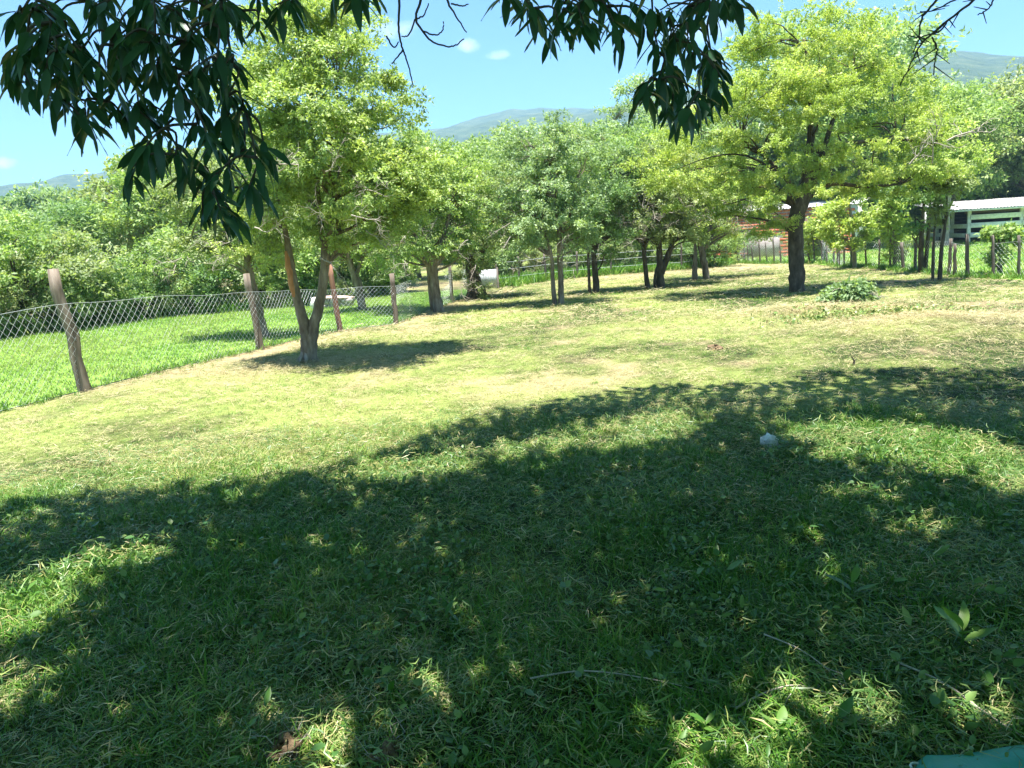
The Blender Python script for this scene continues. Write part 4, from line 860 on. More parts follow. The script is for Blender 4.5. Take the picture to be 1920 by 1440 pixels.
sbox('wall', ub * (Lb / 2) + vb * .08 + Wz * 1.15, Lb, .12, 2.5, M['mortar'])
sbox('wall', vb * 2 + ub * .06 + Wz * 1.15, .12, 3.7, 2.5, M['mortar']); sbox('wall', vb * 2 + ub * (Lb - .06) + Wz * 1.15, .12, 3.7, 2.5, M['mortar']); sbox('wall', ub * (Lb / 2) + vb * 3.92 + Wz * 1.15, Lb, .12, 2.5, M['mortar'])
a = Acc(); a.box((0, 0, 0), ub * .37, vb * .05, Wz * .118); bme = a.mesh('brick', M['brick'])
cnt = 0
for row in range(15):
    for k in range(20):
        u = .2 + k * .4 + (row % 2) * .2
        if u > Lb - .2 or (2.6 < u < 4.3 and row < 7) or (5.0 < u < 5.9 and row < 12): continue
        o = obj('brick', bme, bs); o.location = tuple(ub * u + vb * random.uniform(0, .012) + Wz * (.09 + row * .16)); cnt += 1
sbox('plaster_panel', ub * 3.45 + vb * .0 + Wz * .5, 1.6, .045, 1.06, M['plaster'])
dr = sbox('door', ub * 5.45 + vb * .0 + Wz * .93, .84, .04, 1.9, M['dark_wood'])
for k in range(5): 
    a = Acc(); a.box((0, 0, 0), ub * .15, vb * .02, Wz * 1.85); o = obj('plank', a.mesh('plank', M['brown_wood']), dr); o.location = tuple(ub * (-.33 + .165 * k) - vb * .03)
for k in range(9):
    V, F = corr(.98, 5.0, 37, .018, .004)
    W = ub[None] * (V[:, 0:1] - .5 + k * .95) + vb[None] * (V[:, 2:3] - .08) + Wz[None] * (2.42 + .09 * V[:, 2:3] + V[:, 1:2] + (k % 2) * .006)
    obj('roof_sheet', mesh_of('roof_sheet', W, F, M['tin']), bs)

# ------------------------------------------------------------------ the shade tree over the camera
rs = np.random.default_rng(17)
ot = empty('shade_tree', (1.2, -2.8, 0)); tag(ot, 'large shade tree overhead with dark drooping glossy leaves across the top', 'tree')
bo = Vector(ot.location)
acc = Acc()
acc.tube(smooth_pts([(1.2, -2.8, -.2), (1.15, -2.8, .5), (1.1, -2.7, 2), (1.0, -2.5, 3.4)], 5), np.interp(np.arange(16), [0, 4, 15], [.42, .3, .24]), 12, .05)
limb_ends = [(-5, -1, 5.5), (-4, 3, 5.6), (-1.5, 4.8, 5.8), (1.0, 5.5, 6.0), (4.0, 5.5, 6.0), (6, 3, 5.8), (6.5, -1, 5.6), (0, 1.5, 6.2), (3, 1, 6.3), (-2, -5, 5.6), (4, -5, 5.6)]
for e in limb_ends:
    e = np.array(e); a_ = np.array([1.0, -2.5, 3.2]); m = a_ + (e - a_) * .45 + [0, 0, .9]
    q = smooth_pts([a_, m, e], 8); acc.tube(q, np.linspace(.15, .02, len(q)), 7, .04)
o = obj('trunk', acc.mesh('trunk', M['bark_dark'], True), ot); o.location = -bo
# unseen upper canopy: leaves culled to cast the wanted shade edge and sun gaps
ed = np.array(SHADE_EDGE); ed = ed[np.argsort(ed[:, 0])]
gaps = np.array(SUN_GAPS); kx, ky = -SUN.x / SUN.z, -SUN.y / SUN.z
n = 170000
P = np.stack([rs.uniform(-9, 9.5, n), rs.uniform(-7, 8.5, n), rs.uniform(4.3, 6.8, n)], 1)
gx, gy = P[:, 0] + kx * P[:, 2], P[:, 1] + ky * P[:, 2]
ee = np.interp(gx, ed[:, 0], ed[:, 1], left=4.6, right=7.6) + (fbm(gx * 1.3, gy * 1.3, 13, 3) - .5) * .5
keep = gy < ee
soft = rs.normal(size=n) * .10
cut = np.zeros(n, bool)
for (cx, cy, ra, rb) in gaps:
    dd = ((gx - cx) / (ra + .06)) ** 2 + ((gy - cy) / (rb + .06)) ** 2 + (fbm(gx * 3.1, gy * 3.1, 19, 2) - .5) * 1.0
    cut |= (dd + soft * 2 < (1.1 if ra < .5 else .9)) & ((ra < .5) | (rs.uniform(size=n) < .82))
dens = np.where(gy > 1.2, 1.0, .4) * sstep(-9, -6.5, P[:, 0]) * sstep(9.5, 7.5, P[:, 0])
dens = dens * (.68 + .8 * sstep(.36, .52, fbm(gx * .9 + 4, gy * .9, 23, 3)))
SPg = np.array(SPRIGS); SPg = SPg[:, :2] + np.array([kx, ky]) * SPg[:, 2:3]
cov = np.zeros(n, bool)
for q in SPg: cov |= (np.abs(gx - q[0]) < .2) & (np.abs(gy - q[1]) < .2)  # leaves forced in above the hanging sprigs to keep sun off them
dens = dens * (.38 * sstep(0, .12, ee - gy) + .62 * sstep(.15, 1.3, ee - gy + (fbm(gx * 1.9, gy * 1.9, 27, 2) - .5) * 1.4))
keep &= ~(cut & ~cov)
keep &= (rs.uniform(size=n) < dens * .56) | (cov & (P[:, 2] < 6))
P = P[keep]; n = len(P)
D = rs.normal(size=(n, 3)); D[:, 2] = -abs(D[:, 2]) * .5 - .2; D /= np.linalg.norm(D, axis=1)[:, None]
Nn = rs.normal(size=(n, 3)) * .5 + [0, 0, 1]; Nn -= D * (Nn * D).sum(1)[:, None]; Nn /= np.linalg.norm(Nn, axis=1)[:, None]
S = np.cross(D, Nn); ln = rs.uniform(.2, .3, n)[:, None]; wd = ln * .19
V = np.stack([P, P + D * ln * .3 + S * wd * .9, P + D * ln * .68 + S * wd * .8, P + D * ln, P + D * ln * .68 - S * wd * .8, P + D * ln * .3 - S * wd * .9], 1)
i6 = np.arange(n)[:, None] * 6
F = np.concatenate([i6 + np.array([0, 1, 2, 5]), i6 + np.array([2, 3, 4, 5])])
cl = np.array([.075, .17, .03]) * rs.uniform(.6, 1.6, (n, 1)) + np.array([.02, .02, 0]) * rs.uniform(0, 1, (n, 1))
o = obj('foliage', mesh_of('foliage', V.reshape(-1, 3), F, M['canopy_leaf'], np.repeat(cl, 6, 0)), ot); o.location = -bo; o['kind'] = 'stuff'
# hanging sprigs: twigs and single glossy leaves
def leaf_mesh(seed, w, curl, fold):
    q = np.random.default_rng(seed); t = np.linspace(0, 1, 7)
    wv = w * np.sin(np.pi * t ** .85) ** .8 * (1 - .15 * t); wv[0] = .012; wv[-1] = .004
    wob = .015 * np.sin(t * 9 + seed)
    mid = np.stack([q.uniform(-.06, .06) * np.sin(t * 3), t, -curl * t * t], 1)
    V = np.concatenate([mid + np.stack([-wv, t * 0, fold * wv + wob], 1), mid, mid + np.stack([wv, t * 0, fold * wv - wob], 1)])
    F = [[r * 7 + i, r * 7 + i + 1, (r + 1) * 7 + i + 1, (r + 1) * 7 + i] for r in range(2) for i in range(6)]
    return mesh_of('leaf', V, np.array(F), M['big_leaf'], None, True)
LM = [leaf_mesh(k, .125 + .02 * (k % 3), .02 + .10 * (k % 4), .15 + .1 * (k % 2)) for k in range(8)]
acc = Acc(); mats = []
SP = np.array(SPRIGS)
for i, p in enumerate(SP):
    up = [j for j in range(len(SP)) if SP[j][2] > p[2] + .03]
    if up:
        j = min(up, key=lambda j: np.linalg.norm(SP[j] - p)); tgt = SP[j] if np.linalg.norm(SP[j] - p) < .35 else p + [rs.uniform(-.1, .1), .1, .5]
    else: tgt = p + np.array([rs.uniform(-.1, .1), .05, .7])
    m = (p + tgt) / 2 + np.array([rs.uniform(-.03, .03), rs.uniform(-.03, .03), .03])
    q = smooth_pts([tgt, m, p], 4); tq = Acc(); tq.tube(q, np.linspace(.006, .003, len(q)), 5); o = obj('twig', tq.mesh('twig', M['twig']), ot); o.location = -bo
    ax = (p - q[-3]); ax /= np.linalg.norm(ax)
    for k in range(rs.integers(5, 9)):
        ph = k * 2.4 + rs.uniform(-.4, .4); sp_ = rs.uniform(.35, 1.3)
        d = np.array([math.cos(ph) * sp_, math.sin(ph) * sp_ * .8, -rs.uniform(.25, 1.0)]) + ax * .3
        d /= np.linalg.norm(d)
        nn = np.array([math.cos(ph), math.sin(ph), .9]) + rs.normal(size=3) * .35; nn -= d * nn.dot(d); nn /= np.linalg.norm(nn)
        s_ = np.cross(d, nn); L = rs.uniform(.065, .14)
        b_ = p - ax * rs.uniform(0, .07) + d * .012
        Mx = np.eye(4); Mx[:3, 0] = s_ * L; Mx[:3, 1] = d * L; Mx[:3, 2] = nn * L; Mx[:3, 3] = b_
        mats.append((Mx, int(rs.integers(0, 8))))
order = rs.permutation(len(mats)); rest = Acc()
for c, j in enumerate(order):
    Mx, v = mats[j]
    if c < 300:
        o = obj('leaf', LM[v], ot); o.matrix_basis = Matrix.Translation(-bo) @ Matrix(Mx.tolist())
    else:
        me = LM[v]; co = np.empty(len(me.vertices) * 3, np.float32); me.vertices.foreach_get('co', co); co = co.reshape(-1, 3)
        fv = np.array([p_.vertices[:] for p_ in me.polygons]); rest.add(co @ Mx[:3, :3].T + Mx[:3, 3], fv)
o = obj('hanging_foliage', rest.mesh('hanging_foliage', M['big_leaf'], True), ot); o.location = -bo; o['kind'] = 'stuff'
for k, tw in enumerate(BARE_TWIGS):
    q = smooth_pts(tw, 6); q = q + rs.normal(size=q.shape) * .001
    acc = Acc(); main = k in (0, 3, 7, 9, 11); acc.tube(q, np.linspace(.0055 if main else .0035, .0022, len(q)), 5)
    if k >= 9:
        for j in range(3, len(q) - 1, 3): acc.tube([q[j], q[j] + rs.normal(size=3) * [.03, .02, .03]], [.0025, .0012], 4)
    o = obj('bare_twig', acc.mesh('bare_twig', M['twig']), ot); o.location = -bo

# ------------------------------------------------------------------ grass, clippings and litter
def tuft(seed, n, h, spread, lean, w, jit=.14, fallen=0.0):
    q = np.random.default_rng(seed); V = []; F = []; Cc = []
    for k in range(n):
        a = q.uniform(0, 6.28); b = np.array([q.normal() * spread, q.normal() * spread, -.008]); hh = h * q.uniform(.45, 1.25)
        o = np.array([math.cos(a), math.sin(a), 0]); ln = lean * q.uniform(.2, 1.5)
        if q.uniform() < fallen: ln = 2.2; hh *= .5
        s = np.array([-math.sin(a + q.normal() * .5), math.cos(a), 0]); ww = w * q.uniform(.7, 1.3)
        t = np.array([0, .4, .75, 1.0])
        pts = b[None] + o[None] * (ln * hh * t ** 1.7)[:, None] + np.array([0, 0, 1.0])[None] * (hh * (t - .32 * min(ln, 1.6) * t ** 2.4))[:, None]
        wv = ww * np.array([.8, 1, .65, .12])
        n0 = len(V)
        for i in range(4): V += [pts[i] - s * wv[i], pts[i] + s * wv[i]]
        F += [[n0 + 2 * i, n0 + 2 * i + 1, n0 + 2 * i + 3, n0 + 2 * i + 2] for i in range(3)]
        Cc += [q.normal() * jit] * 8
    return mesh_of('tuft', V, F, M['grass'], np.repeat(np.array(Cc)[:, None], 3, 1))
def strands(seed, n, L, spread, w, z=.02, mat='straw', curl=.18):
    q = np.random.default_rng(seed); V = []; F = []; Cc = []
    for k in range(n):
        a = q.uniform(0, 6.28); c = np.array([q.normal() * spread, q.normal() * spread, abs(q.normal()) * z]); l = L * q.uniform(.4, 1.3)
        d = np.array([math.cos(a), math.sin(a), q.normal() * .22]); s = np.array([-d[1], d[0], q.normal() * .4]); bend = q.normal() * curl
        n0 = len(V)
        for i, t in enumerate((-.5, 0, .5)):
            p = c + d * l * t + s * bend * l * (t * t * 2) + np.array([0, 0, -.15 * l * t * t]); ww = w * (1 if i == 1 else .5) * q.uniform(.7, 1.2)
            V += [p - s * ww, p + s * ww]
        F += [[n0, n0 + 1, n0 + 3, n0 + 2], [n0 + 2, n0 + 3, n0 + 5, n0 + 4]]
        Cc += [q.normal() * .25] * 6
    return mesh_of('strands', V, F, M[mat], np.repeat(np.array(Cc)[:, None], 3, 1))
def cut_leaves(seed, n, L, spread, z=.03, wr=.22, mat='litter', up=0.5):
    q = np.random.default_rng(seed); V = []; F = []; Cc = []
    for k in range(n):
        c = np.array([q.normal() * spread, q.normal() * spread, .01 + abs(q.normal()) * z]); l = L * q.uniform(.5, 1.4)
        d = q.normal(size=3); d[2] *= up; d /= np.linalg.norm(d); nn = q.normal(size=3) * .6 + [0, 0, 1]; nn -= d * nn.dot(d); nn /= np.linalg.norm(nn); s = np.cross(d, nn)
        cu = q.uniform(-.25, .3); n0 = len(V)
        for t, wv in ((0, .12), (.3, .95), (.65, .85), (1, .06)):
            p = c + d * l * t - nn * cu * l * t * t
            V += [p - s * l * wr * wv + nn * l * .07 * wv, p, p + s * l * wr * wv + nn * l * .07 * wv]
        for i in range(3):
            for j in range(2): F.append([n0 + 3 * i + j, n0 + 3 * i + j + 1, n0 + 3 * i + j + 4, n0 + 3 * i + j + 3])
        Cc += [q.normal() * .2] * 12
    return mesh_of('cut_leaf', V, F, M[mat], np.repeat(np.array(Cc)[:, None], 3, 1))
def sector(rs, n, r0, r1, half=44):
    r = np.sqrt(rs.uniform(r0 * r0, r1 * r1, n)); a = np.radians(rs.uniform(-half, half, n)); return r * np.sin(a), r * np.cos(a)
rs = np.random.default_rng(29)
in_field = lambda x, y: (x > fence_x(y) + .05) & (x < PX - .1) & (y < 33.5)
def rots(n, tilt=.18): return np.stack([rs.normal(size=n) * tilt, rs.normal(size=n) * tilt, rs.uniform(0, 6.283, n)], 1)
# green and drying blades of the field, three distances
short = [tuft(200 + k, 15, .05, .032, .95, .0016, .22, .4) for k in range(6)]
tall = [tuft(210 + k, 13, .08, .028, 1.0, .002, .22, .3) for k in range(4)]
wide = [tuft(220 + k, 18, .05, .075, .9, .0045, .16, .35) for k in range(5)]
XX, YY, SS, PK, TT = [], [], [], [], []
def layer(x, y, keepm, scl, pick, tint):
    k = keepm; XX.append(x[k]); YY.append(y[k]); SS.append(scl[k]); PK.append(pick[k]); TT.append(tint[k])
x, y = sector(rs, 27000, 1.5, 7.0, 48); dm = dry_shade_mask(x, y); em = earth_mask(x, y)
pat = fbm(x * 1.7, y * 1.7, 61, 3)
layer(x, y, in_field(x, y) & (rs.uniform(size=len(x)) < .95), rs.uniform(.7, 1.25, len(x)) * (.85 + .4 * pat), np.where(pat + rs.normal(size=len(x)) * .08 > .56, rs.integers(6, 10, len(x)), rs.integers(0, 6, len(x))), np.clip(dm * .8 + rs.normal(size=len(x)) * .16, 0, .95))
x, y = sector(rs, 42000, 6.0, 15, 46); dm = dry_shade_mask(x, y); em = earth_mask(x, y)
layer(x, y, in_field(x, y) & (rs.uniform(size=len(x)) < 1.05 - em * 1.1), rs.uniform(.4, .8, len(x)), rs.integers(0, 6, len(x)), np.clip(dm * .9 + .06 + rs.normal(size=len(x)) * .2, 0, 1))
x, y = sector(rs, 36000, 14, 36, 44); dm = dry_shade_mask(x, y); em = earth_mask(x, y)
layer(x, y, in_field(x, y) & (rs.uniform(size=len(x)) < 1.0 - em * 1.1), rs.uniform(.7, 1.1, len(x)), rs.integers(10, 15, len(x)), np.clip(dm * .9 + .06 + rs.normal(size=len(x)) * .16, 0, 1))
x, y = sector(rs, 12000, 5.5, 17, 46)
layer(x, y, in_field(x, y) & (fbm(x * 1.6, y * 1.6, 73, 3) > .54), rs.uniform(.45, .85, len(x)), rs.integers(6, 10, len(x)), np.clip(rs.normal(size=len(x)) * .1 + .3, 0, .7))
X1, Y1 = np.concatenate(XX), np.concatenate(YY); nb = len(X1)
scatter('grass', np.stack([X1, Y1, height(X1, Y1)], 1), rots(nb), np.concatenate(SS), np.concatenate(PK), np.concatenate(TT), short + tall + wide, 'short mown grass covering the field in the foreground and middle', 'grass')
# lawn blades
x = rs.uniform(-30, 0, 60000); y = rs.uniform(4, 27.5, 60000); k = (x < fence_x(y) - .1) & (np.hypot(x, y) < 33) & (x / y > -1.15)
x, y = x[k], y[k]; nb = len(x)
scatter('lawn_grass', np.stack([x, y, height(x, y) + .012], 1), rots(nb), rs.uniform(.8, 1.3, nb) * (1 + .012 * np.hypot(x, y)), rs.integers(0, 4, nb), np.clip(.54 + (fbm(x * .5, y * .5, 33) - .5) * .5 + rs.normal(size=nb) * .07, 0, .6), [tuft(230 + k, 16, .038, .06, .9, .0042, .1) for k in range(4)], 'lush even grass of the lawn on the left', 'grass')
x = rs.uniform(PX, 60, 26000); y = rs.uniform(12, 60, 26000); k = (x / y < .95); x, y = x[k], y[k]; nb = len(x)
scatter('pasture_grass', np.stack([x, y, height(x, y) + .012], 1), rots(nb), rs.uniform(.9, 1.6, nb), rs.integers(0, 3, nb), np.clip(.5 + (fbm(x * .4, y * .4, 37) - .5) * .7 + rs.normal(size=nb) * .07, 0, .8), [tuft(240 + k, 16, .11, .09, .8, .008, .1) for k in range(3)], 'sunny grass of the pasture behind the right fence', 'grass')
# taller weeds along fences
wx, wy, ws = [], [], []
for _ in range(1300):
    y0 = random.uniform(3, 27); wx.append(float(fence_x(y0)) + random.gauss(-.12, .10)); wy.append(y0); ws.append(random.uniform(.2, .55))
for _ in range(1500):
    t = random.uniform(0, 21); i = int(min(t, 20)); q = t - i; wx.append(RP[i][0] + (RP[i + 1][0] - RP[i][0]) * q + random.gauss(.1, .18)); wy.append(RP[i][1] + (RP[i + 1][1] - RP[i][1]) * q); ws.append(random.uniform(.4, 1.1))
for _ in range(2600):
    t = random.uniform(0, 8); i = int(min(t, 7)); q = t - i; wx.append(BP[i][0] + (BP[i + 1][0] - BP[i][0]) * q + random.gauss(0, .3)); wy.append(BP[i][1] + (BP[i + 1][1] - BP[i][1]) * q + abs(random.gauss(.6, .8))); ws.append(random.uniform(.9, 2.2))
for _ in range(1600):
    t = random.uniform(0, seg[-1]); wx.append(float(np.interp(t, seg, hl[:, 0])) + random.gauss(0, .15)); wy.append(float(np.interp(t, seg, hl[:, 1])) + random.gauss(0, .2)); ws.append(random.uniform(.8, 2.2))
wx, wy, ws = np.array(wx), np.array(wy), np.array(ws); nb = len(wx)
scatter('tall_weeds', np.stack([wx, wy, height(wx, wy)], 1), rots(nb), ws, rs.integers(0, 3, nb), np.clip(.36 + rs.normal(size=nb) * .12, 0, .8), [tuft(250 + k, 14, .2, .05, .6, .007, .12) for k in range(3)], 'taller grass and weeds growing along the fences', 'weeds')
# dry cut strands
XX, YY, SS, PK, TT = [], [], [], [], []
near_s = [strands(260 + k, 13, .08, .05, .0015) for k in range(5)]; far_s = [strands(270 + k, 14, .14, .12, .0035, .015) for k in range(4)]
x, y = sector(rs, 5000, 1.5, 7.5, 48); layer(x, y, in_field(x, y) & (fbm(x * 1.1, y * 1.1, 65, 3) + rs.normal(size=len(x)) * .06 > .46), rs.uniform(.7, 1.3, len(x)), rs.integers(0, 5, len(x)), rs.uniform(.1, .75, len(x)))
x, y = sector(rs, 12000, 7, 16, 46); layer(x, y, in_field(x, y), rs.uniform(.7, 1.2, len(x)), rs.integers(0, 5, len(x)), rs.uniform(.3, .9, len(x)))
x, y = sector(rs, 12000, 14, 34, 44); layer(x, y, in_field(x, y), rs.uniform(.7, 1.2, len(x)), rs.integers(5, 9, len(x)), rs.uniform(.3, .9, len(x)))
for (cx, cy, sx, sy, nn_) in ((6.1, 11.0, 1.3, 1.0, 1500), (5.3, 13.7, .8, .5, 600), (-2.9, 11.4, 1.1, .5, 700), (6.9, 14.6, .9, .6, 400)):
    x = cx + rs.normal(size=nn_) * sx; y = cy + rs.normal(size=nn_) * sy; layer(x, y, in_field(x, y), rs.uniform(.8, 1.4, nn_), rs.integers(0, 5, nn_), rs.uniform(.35, 1, nn_))
X1, Y1 = np.concatenate(XX), np.concatenate(YY); nb = len(X1)
scatter('dry_clippings', np.stack([X1, Y1, height(X1, Y1) + .012], 1), rots(nb, .1), np.concatenate(SS), np.concatenate(PK), np.concatenate(TT), near_s + far_s, 'dry straw clippings strewn over the mown field', 'clippings')
# cut leaves and small broad-leaved weeds in the foreground shade
XX, YY, SS, PK, TT = [], [], [], [], []
lf = [strands(280 + k, 16, .055, .05, .0023, .024, 'litter', .5) for k in range(5)]; wl = [cut_leaves(290 + k, 10, .03, .03, .022, .34, 'litter', .9) for k in range(5)]; bl = [cut_leaves(300 + k, 3, .06, .06, .02, .17) for k in range(4)]
x, y = sector(rs, 17000, 1.5, 7.4, 48); side = sstep(-2.2, 1.6, x)
layer(x, y, in_field(x, y) & (rs.uniform(size=len(x)) < (.35 + .4 * side) * (.35 + .65 * sstep(.3, .5, fbm(x * .9, y * .9, 67, 3))) * 1.3), rs.uniform(.6, 1.3, len(x)), rs.integers(0, 5, len(x)), np.clip(rs.uniform(0, 1, len(x)) ** 1.2, 0, 1))
x, y = sector(rs, 2200, 1.5, 6.0, 48); layer(x, y, in_field(x, y) & (fbm(x * 1.3, y * 1.3, 69, 3) + rs.normal(size=len(x)) * .07 + .05 * (x > 1.5) > .53), rs.uniform(.6, 1.3, len(x)), rs.integers(5, 10, len(x)), rs.uniform(0, .45, len(x)))
x, y = sector(rs, 300, 1.5, 4.0, 48); layer(x, y, in_field(x, y) & (rs.uniform(size=len(x)) < .15 + .6 * sstep(-1, 1.5, x)), rs.uniform(.6, 1.2, len(x)), rs.integers(10, 14, len(x)), np.clip(rs.uniform(.1, .6, len(x)), 0, 1))
x = 5.9 + rs.normal(size=260) * .8; y = 12.4 + rs.normal(size=260) * .45; layer(x, y, in_field(x, y), rs.uniform(1, 2, 260), rs.integers(5, 10, 260), rs.uniform(.55, .9, 260))
X1, Y1 = np.concatenate(XX), np.concatenate(YY); nb = len(X1)
scatter('leaf_litter', np.stack([X1, Y1, height(X1, Y1) + .015], 1), rots(nb, .25), np.concatenate(SS), np.concatenate(PK), np.concatenate(TT), lf + wl + bl, 'cut leaves and small broad-leaved weeds lying in the foreground shade', 'leaf litter')

# ------------------------------------------------------------------ single things on the ground
rs = np.random.default_rng(41)
def rock(name, x, y, sx, sy, sz, mat, label, cat, dz=.0, rough=.14, n=9, m=12, fine=.05, roots=0):
    V, F = lump(rs, 1, 1, 1, n, m, rough)
    r = empty(name, hpt(x, y, dz)); r.rotation_euler = (0, 0, rs.uniform(0, 6)); tag(r, label, cat)
    o = obj('body', mesh_of(name, V * np.array([sx, sy, sz]), F, mat, None, True), r)
    md = o.modifiers.new('s', 'SUBSURF'); md.levels = 1; md.render_levels = 2; md.subdivision_type = 'SIMPLE'
    tx = bpy.data.textures.new(name, 'CLOUDS'); tx.noise_scale = sx * .5
    dm = o.modifiers.new('d', 'DISPLACE'); dm.texture = tx; dm.strength = fine; dm.texture_coords = 'LOCAL'
    for k in range(roots):
        a = rs.uniform(0, 6.28); d = np.array([math.cos(a), math.sin(a), rs.uniform(-.1, .9)]); p = d * np.array([sx, sy, sz]) * .8
        q = [p, p + d * .02 + rs.normal(size=3) * .01, p + d * .045 + rs.normal(size=3) * .02]
        t = Acc(); t.tube(q, [.0022, .0016, .0008], 4); obj('root', t.mesh('root', M['dead']), r)
    return r
rock('white_stone', 1.89, 5.52, .075, .05, .06, M['white_stone'], 'white stone lying in the grass at the edge of the shade', 'stone', .035, .16, 6, 8, .03)
rock('soil_clod', 2.73, 10.12, .12, .09, .05, M['soil'], 'dark clod of earth alone on the sunny grass', 'clod', .015, .2, fine=.06)
rock('soil_clod', -.81, 2.27, .05, .06, .04, M['soil'], 'dark rooty clod left of the bright sun patch at bottom', 'clod', .012, .25, fine=.05, roots=16)
rock('soil_clod', -.47, 2.22, .065, .045, .035, M['soil'], 'brown clod right of the bright sun patch at bottom', 'clod', .012, .25, fine=.05, roots=16)
def twig(pts, r, label, br=()):
    P = smooth_pts([hpt(a, b, c) for a, b, c in pts], 4); b0 = P.mean(0)
    t = empty('fallen_twig', tuple(b0)); tag(t, label, 'twig')
    a = Acc(); a.tube(P - b0, np.linspace(r, r * .45, len(P)), 6, .06); obj('stick', a.mesh('stick', M['dead']), t)
    for q in br:
        a = Acc(); Q = np.array([hpt(*p_) for p_ in q]) - b0; a.tube(Q, np.linspace(r * .6, r * .25, len(Q)), 5); obj('side_twig', a.mesh('side_twig', M['dead']), t)
twig([(.92, 2.75, .05), (1.0, 2.62, .06), (1.06, 2.5, .045), (1.08, 2.4, .03)], .003, 'pale jointed dry stalk standing out at the lower right', [[(1.06, 2.5, .045), (1.08, 2.42, .07), (1.09, 2.38, .02)]])
twig([(1.32, 2.5, .05), (1.4, 2.35, .055), (1.45, 2.2, .04), (1.5, 2.08, .03)], .0042, 'long brown stick running down to the teal sheet')
twig([(.0, 2.55, .05), (.2, 2.56, .06), (.42, 2.5, .05), (.62, 2.42, .03)], .0035, 'thin long stem lying across the bottom middle')
twig([(.68, 2.32, .03), (.8, 2.37, .05), (.92, 2.4, .05), (1.03, 2.36, .03)], .004, 'forked stem lying left of the pale dry stalk', [[(.92, 2.4, .05), (.86, 2.33, .05), (.82, 2.28, .03)]])
tw = empty('twig_stump', hpt(3.82, 8.42)); tag(tw, 'short forked stub sticking up at the far edge of the shade', 'stub')
a = Acc(); a.tube([(0, 0, -.03), (.01, 0, .05), (-.02, 0, .1)], [.014, .012, .006], 7, .08); obj('stub', a.mesh('stub', M['twig']), tw)
a = Acc(); a.tube([(.01, 0, .045), (.035, 0, .075)], [.008, .004], 6); obj('side_stub', a.mesh('side_stub', M['twig']), tw)
# seedlings in the foreground
M['seedling'] = leaf_mat('seedling_leaf', .35, .42, .4, (1.1, 1.3, .4), flat=[(0, (.06, .16, .02)), (.6, (.1, .22, .03)), (1, (.16, .26, .06))])
SM = []
for k, (w_, c_) in enumerate(((.19, .12), (.15, .2), (.24, .1))):
    me = leaf_mesh(40 + k, w_, c_, .2).copy(); me.materials.clear(); me.materials.append(M['seedling']); SM.append(me)
def seedling(x, y, h, L, n, label, v=0, tilt=.6):
    r = empty('seedling', hpt(x, y)); tag(r, label, 'seedling', 'seedlings in the shaded foreground')
    a = Acc(); a.tube([(0, 0, -.02), (.004, .003, h * .5), (0, .006, h)], [.0035, .003, .0015], 5); obj('stem', a.mesh('stem', M['seedling']), r)
    for k in range(n):
        ph = k * 2.4 + rs.uniform(-.3, .3); d = np.array([math.cos(ph) * tilt, math.sin(ph) * tilt, rs.uniform(.25, .7)]); d /= np.linalg.norm(d)
        nn = np.array([0, 0, 1.0]) - d * d[2] + rs.normal(size=3) * .15; nn -= d * nn.dot(d); nn /= np.linalg.norm(nn); s_ = np.cross(d, nn); l = L * rs.uniform(.75, 1.15)
        Mx = np.eye(4); Mx[:3, 0] = s_ * l; Mx[:3, 1] = d * l; Mx[:3, 2] = nn * l; Mx[:3, 3] = (0, .003, h * (.45 + .55 * k / max(1, n - 1)))
        o = obj('leaf', SM[(v + k) % 3], r); o.matrix_basis = Matrix(Mx.tolist())
seedling(-.50, 2.52, .05, .07, 3, 'small seedling with one upright paddle leaf left of bottom centre', 0, .25)
seedling(1.62, 2.62, .10, .13, 5, 'tall-leaved seedling with big pointed leaves at lower right', 1, .5)
seedling(1.40, 3.05, .09, .12, 4, 'arching weed with long leaf above the big-leaved seedling', 1, .9)
seedling(-2.45, 3.55, .06, .07, 5, 'seedling catching the sun at the left edge', 0, .8)
seedling(1.52, 2.32, .06, .07, 5, 'yellowish seedling beside the long brown stick', 2, .8)
seedling(.78, 2.18, .06, .085, 4, 'broad-leaved seedling at the bottom edge right of centre', 2, .7)
seedling(.55, 2.2, .07, .06, 5, 'seedling with narrow leaves beside the sunlit bottom tuft', 1, .7)
seedling(.98, 2.2, .05, .08, 4, 'seedling with heart-shaped leaves left of the teal sheet', 2, .7)
# heap of drooping cut foliage
r = empty('cut_foliage_heap', hpt(6.95, 15.5)); tag(r, 'heap of wilting pale green cut foliage before the big tree', 'foliage heap')
me, cen = leaf_cloud('foliage', [(0, 0, .16, .42, .3, .2), (-.35, -.1, .08, .35, .25, .1), (.2, .05, .26, .25, .2, .14)], 60, 8, 9, .11, [(.12, .2, .08), (.22, .33, .14), (.36, .44, .22)], np.random.default_rng(8), M['leaf'], .7, .22, .4)
obj('foliage', me, r)
a = Acc()
for k in range(7): a.tube(smooth_pts([(random.uniform(-.7, .5), random.uniform(-.3, .2), .02), (random.uniform(-.3, .3), random.uniform(-.2, .2), .3), (random.uniform(-.2, .7), random.uniform(-.3, .1), .06)], 4), np.linspace(.008, .004, 9), 5)
obj('stalks', a.mesh('stalks', M['dead']), r)
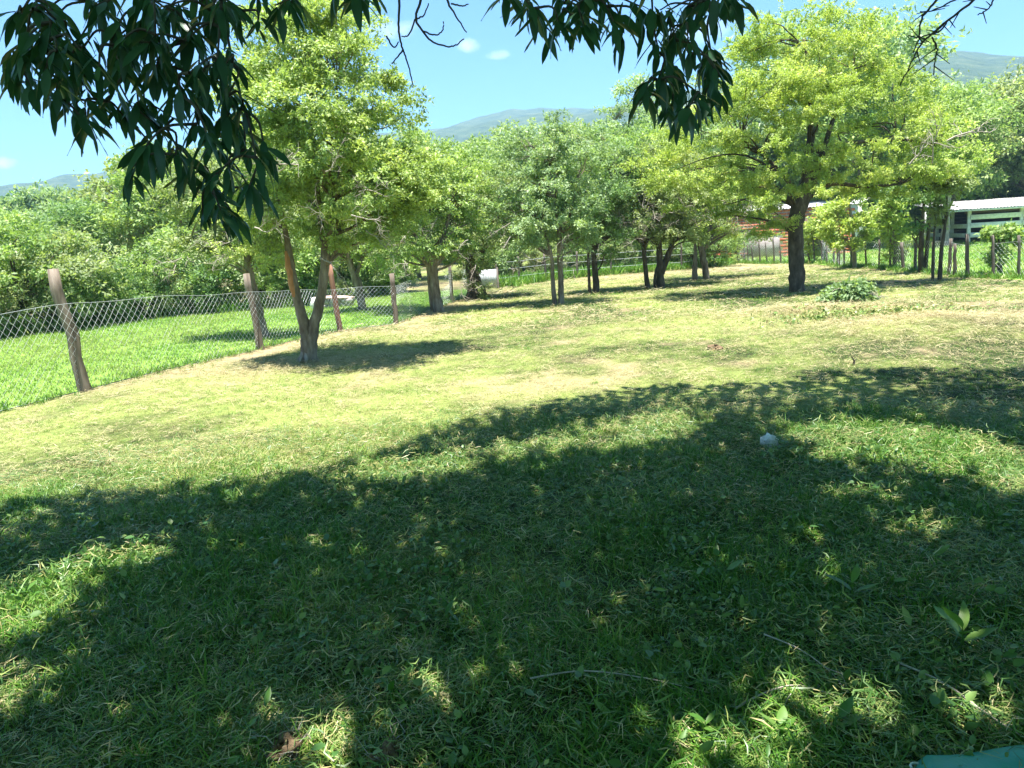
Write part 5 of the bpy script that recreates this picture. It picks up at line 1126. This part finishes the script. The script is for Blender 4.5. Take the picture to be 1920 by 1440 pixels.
# teal sheet at the bottom right corner
m, n_, l_, b_ = new_mat('teal_plastic'); b_.inputs['Base Color'].default_value = (.004, .24, .19, 1); b_.inputs['Roughness'].default_value = .5
z_ = n_.new('ShaderNodeTexNoise'); z_.inputs['Scale'].default_value = 60; bp = n_.new('ShaderNodeBump'); bp.inputs['Strength'].default_value = .25; bp.inputs['Distance'].default_value = .004
l_.new(z_.outputs['Fac'], bp.inputs['Height']); l_.new(bp.outputs['Normal'], b_.inputs['Normal']); M['teal'] = m
ts = empty('plastic_sheet', hpt(1.3, 1.7)); tag(ts, 'corner of a teal plastic sheet with metal eyelet at bottom right', 'sheet')
nu, nv = 40, 24; u, v = np.meshgrid(np.linspace(0, 1, nu), np.linspace(0, 1, nv))
px_ = -.26 + u * 1.0; py_ = -.7 + v * (1.02 + .05 * np.sin(u * 3.0) - .10 * (1 - np.clip(u / .12, 0, 1)) ** 0 * (1 - np.clip(u / .1, 0, 1)))
pz_ = .085 + .02 * np.sin(u * 5 + v * 2) + .012 * np.sin(u * 13 + v * 9) - .07 * sstep(.93, 1, v) - .05 * sstep(.06, 0, u)
o = obj('sheet', mesh_of('sheet', np.stack([px_, py_, pz_], -1).reshape(-1, 3), grid_faces(nv, nu), M['teal'], None, True), ts)
md = o.modifiers.new('thick', 'SOLIDIFY'); md.thickness = .004
a = Acc(); th = np.linspace(0, 2 * np.pi, 19); a.tube(np.stack([-.2 + .016 * np.cos(th), .265 + .016 * np.sin(th), .052 + 0 * th], 1), .004, 6)
obj('eyelet', a.mesh('eyelet', M['wire']), ts)

# ------------------------------------------------------------------ haze
htop = float(hz.max()) + 4
hb = Acc(); hb.box((0, 1050, (htop - 7) / 2), (5600, 0, 0), (0, 3500, 0), (0, 0, htop + 7)); ho = obj('haze', hb.mesh('haze', None)); tag(ho, 'thin summer haze in the air over the whole valley', 'haze', kind='stuff')
hm = bpy.data.materials.new('haze'); hm.use_nodes = True; n_ = hm.node_tree.nodes; n_.clear(); oo = n_.new('ShaderNodeOutputMaterial'); pv = n_.new('ShaderNodeVolumePrincipled')
pv.inputs['Color'].default_value = (.45, .74, 1, 1); pv.inputs['Density'].default_value = .0005; pv.inputs['Anisotropy'].default_value = .1
hm.node_tree.links.new(pv.outputs['Volume'], oo.inputs['Volume']); ho.data.materials.append(hm)
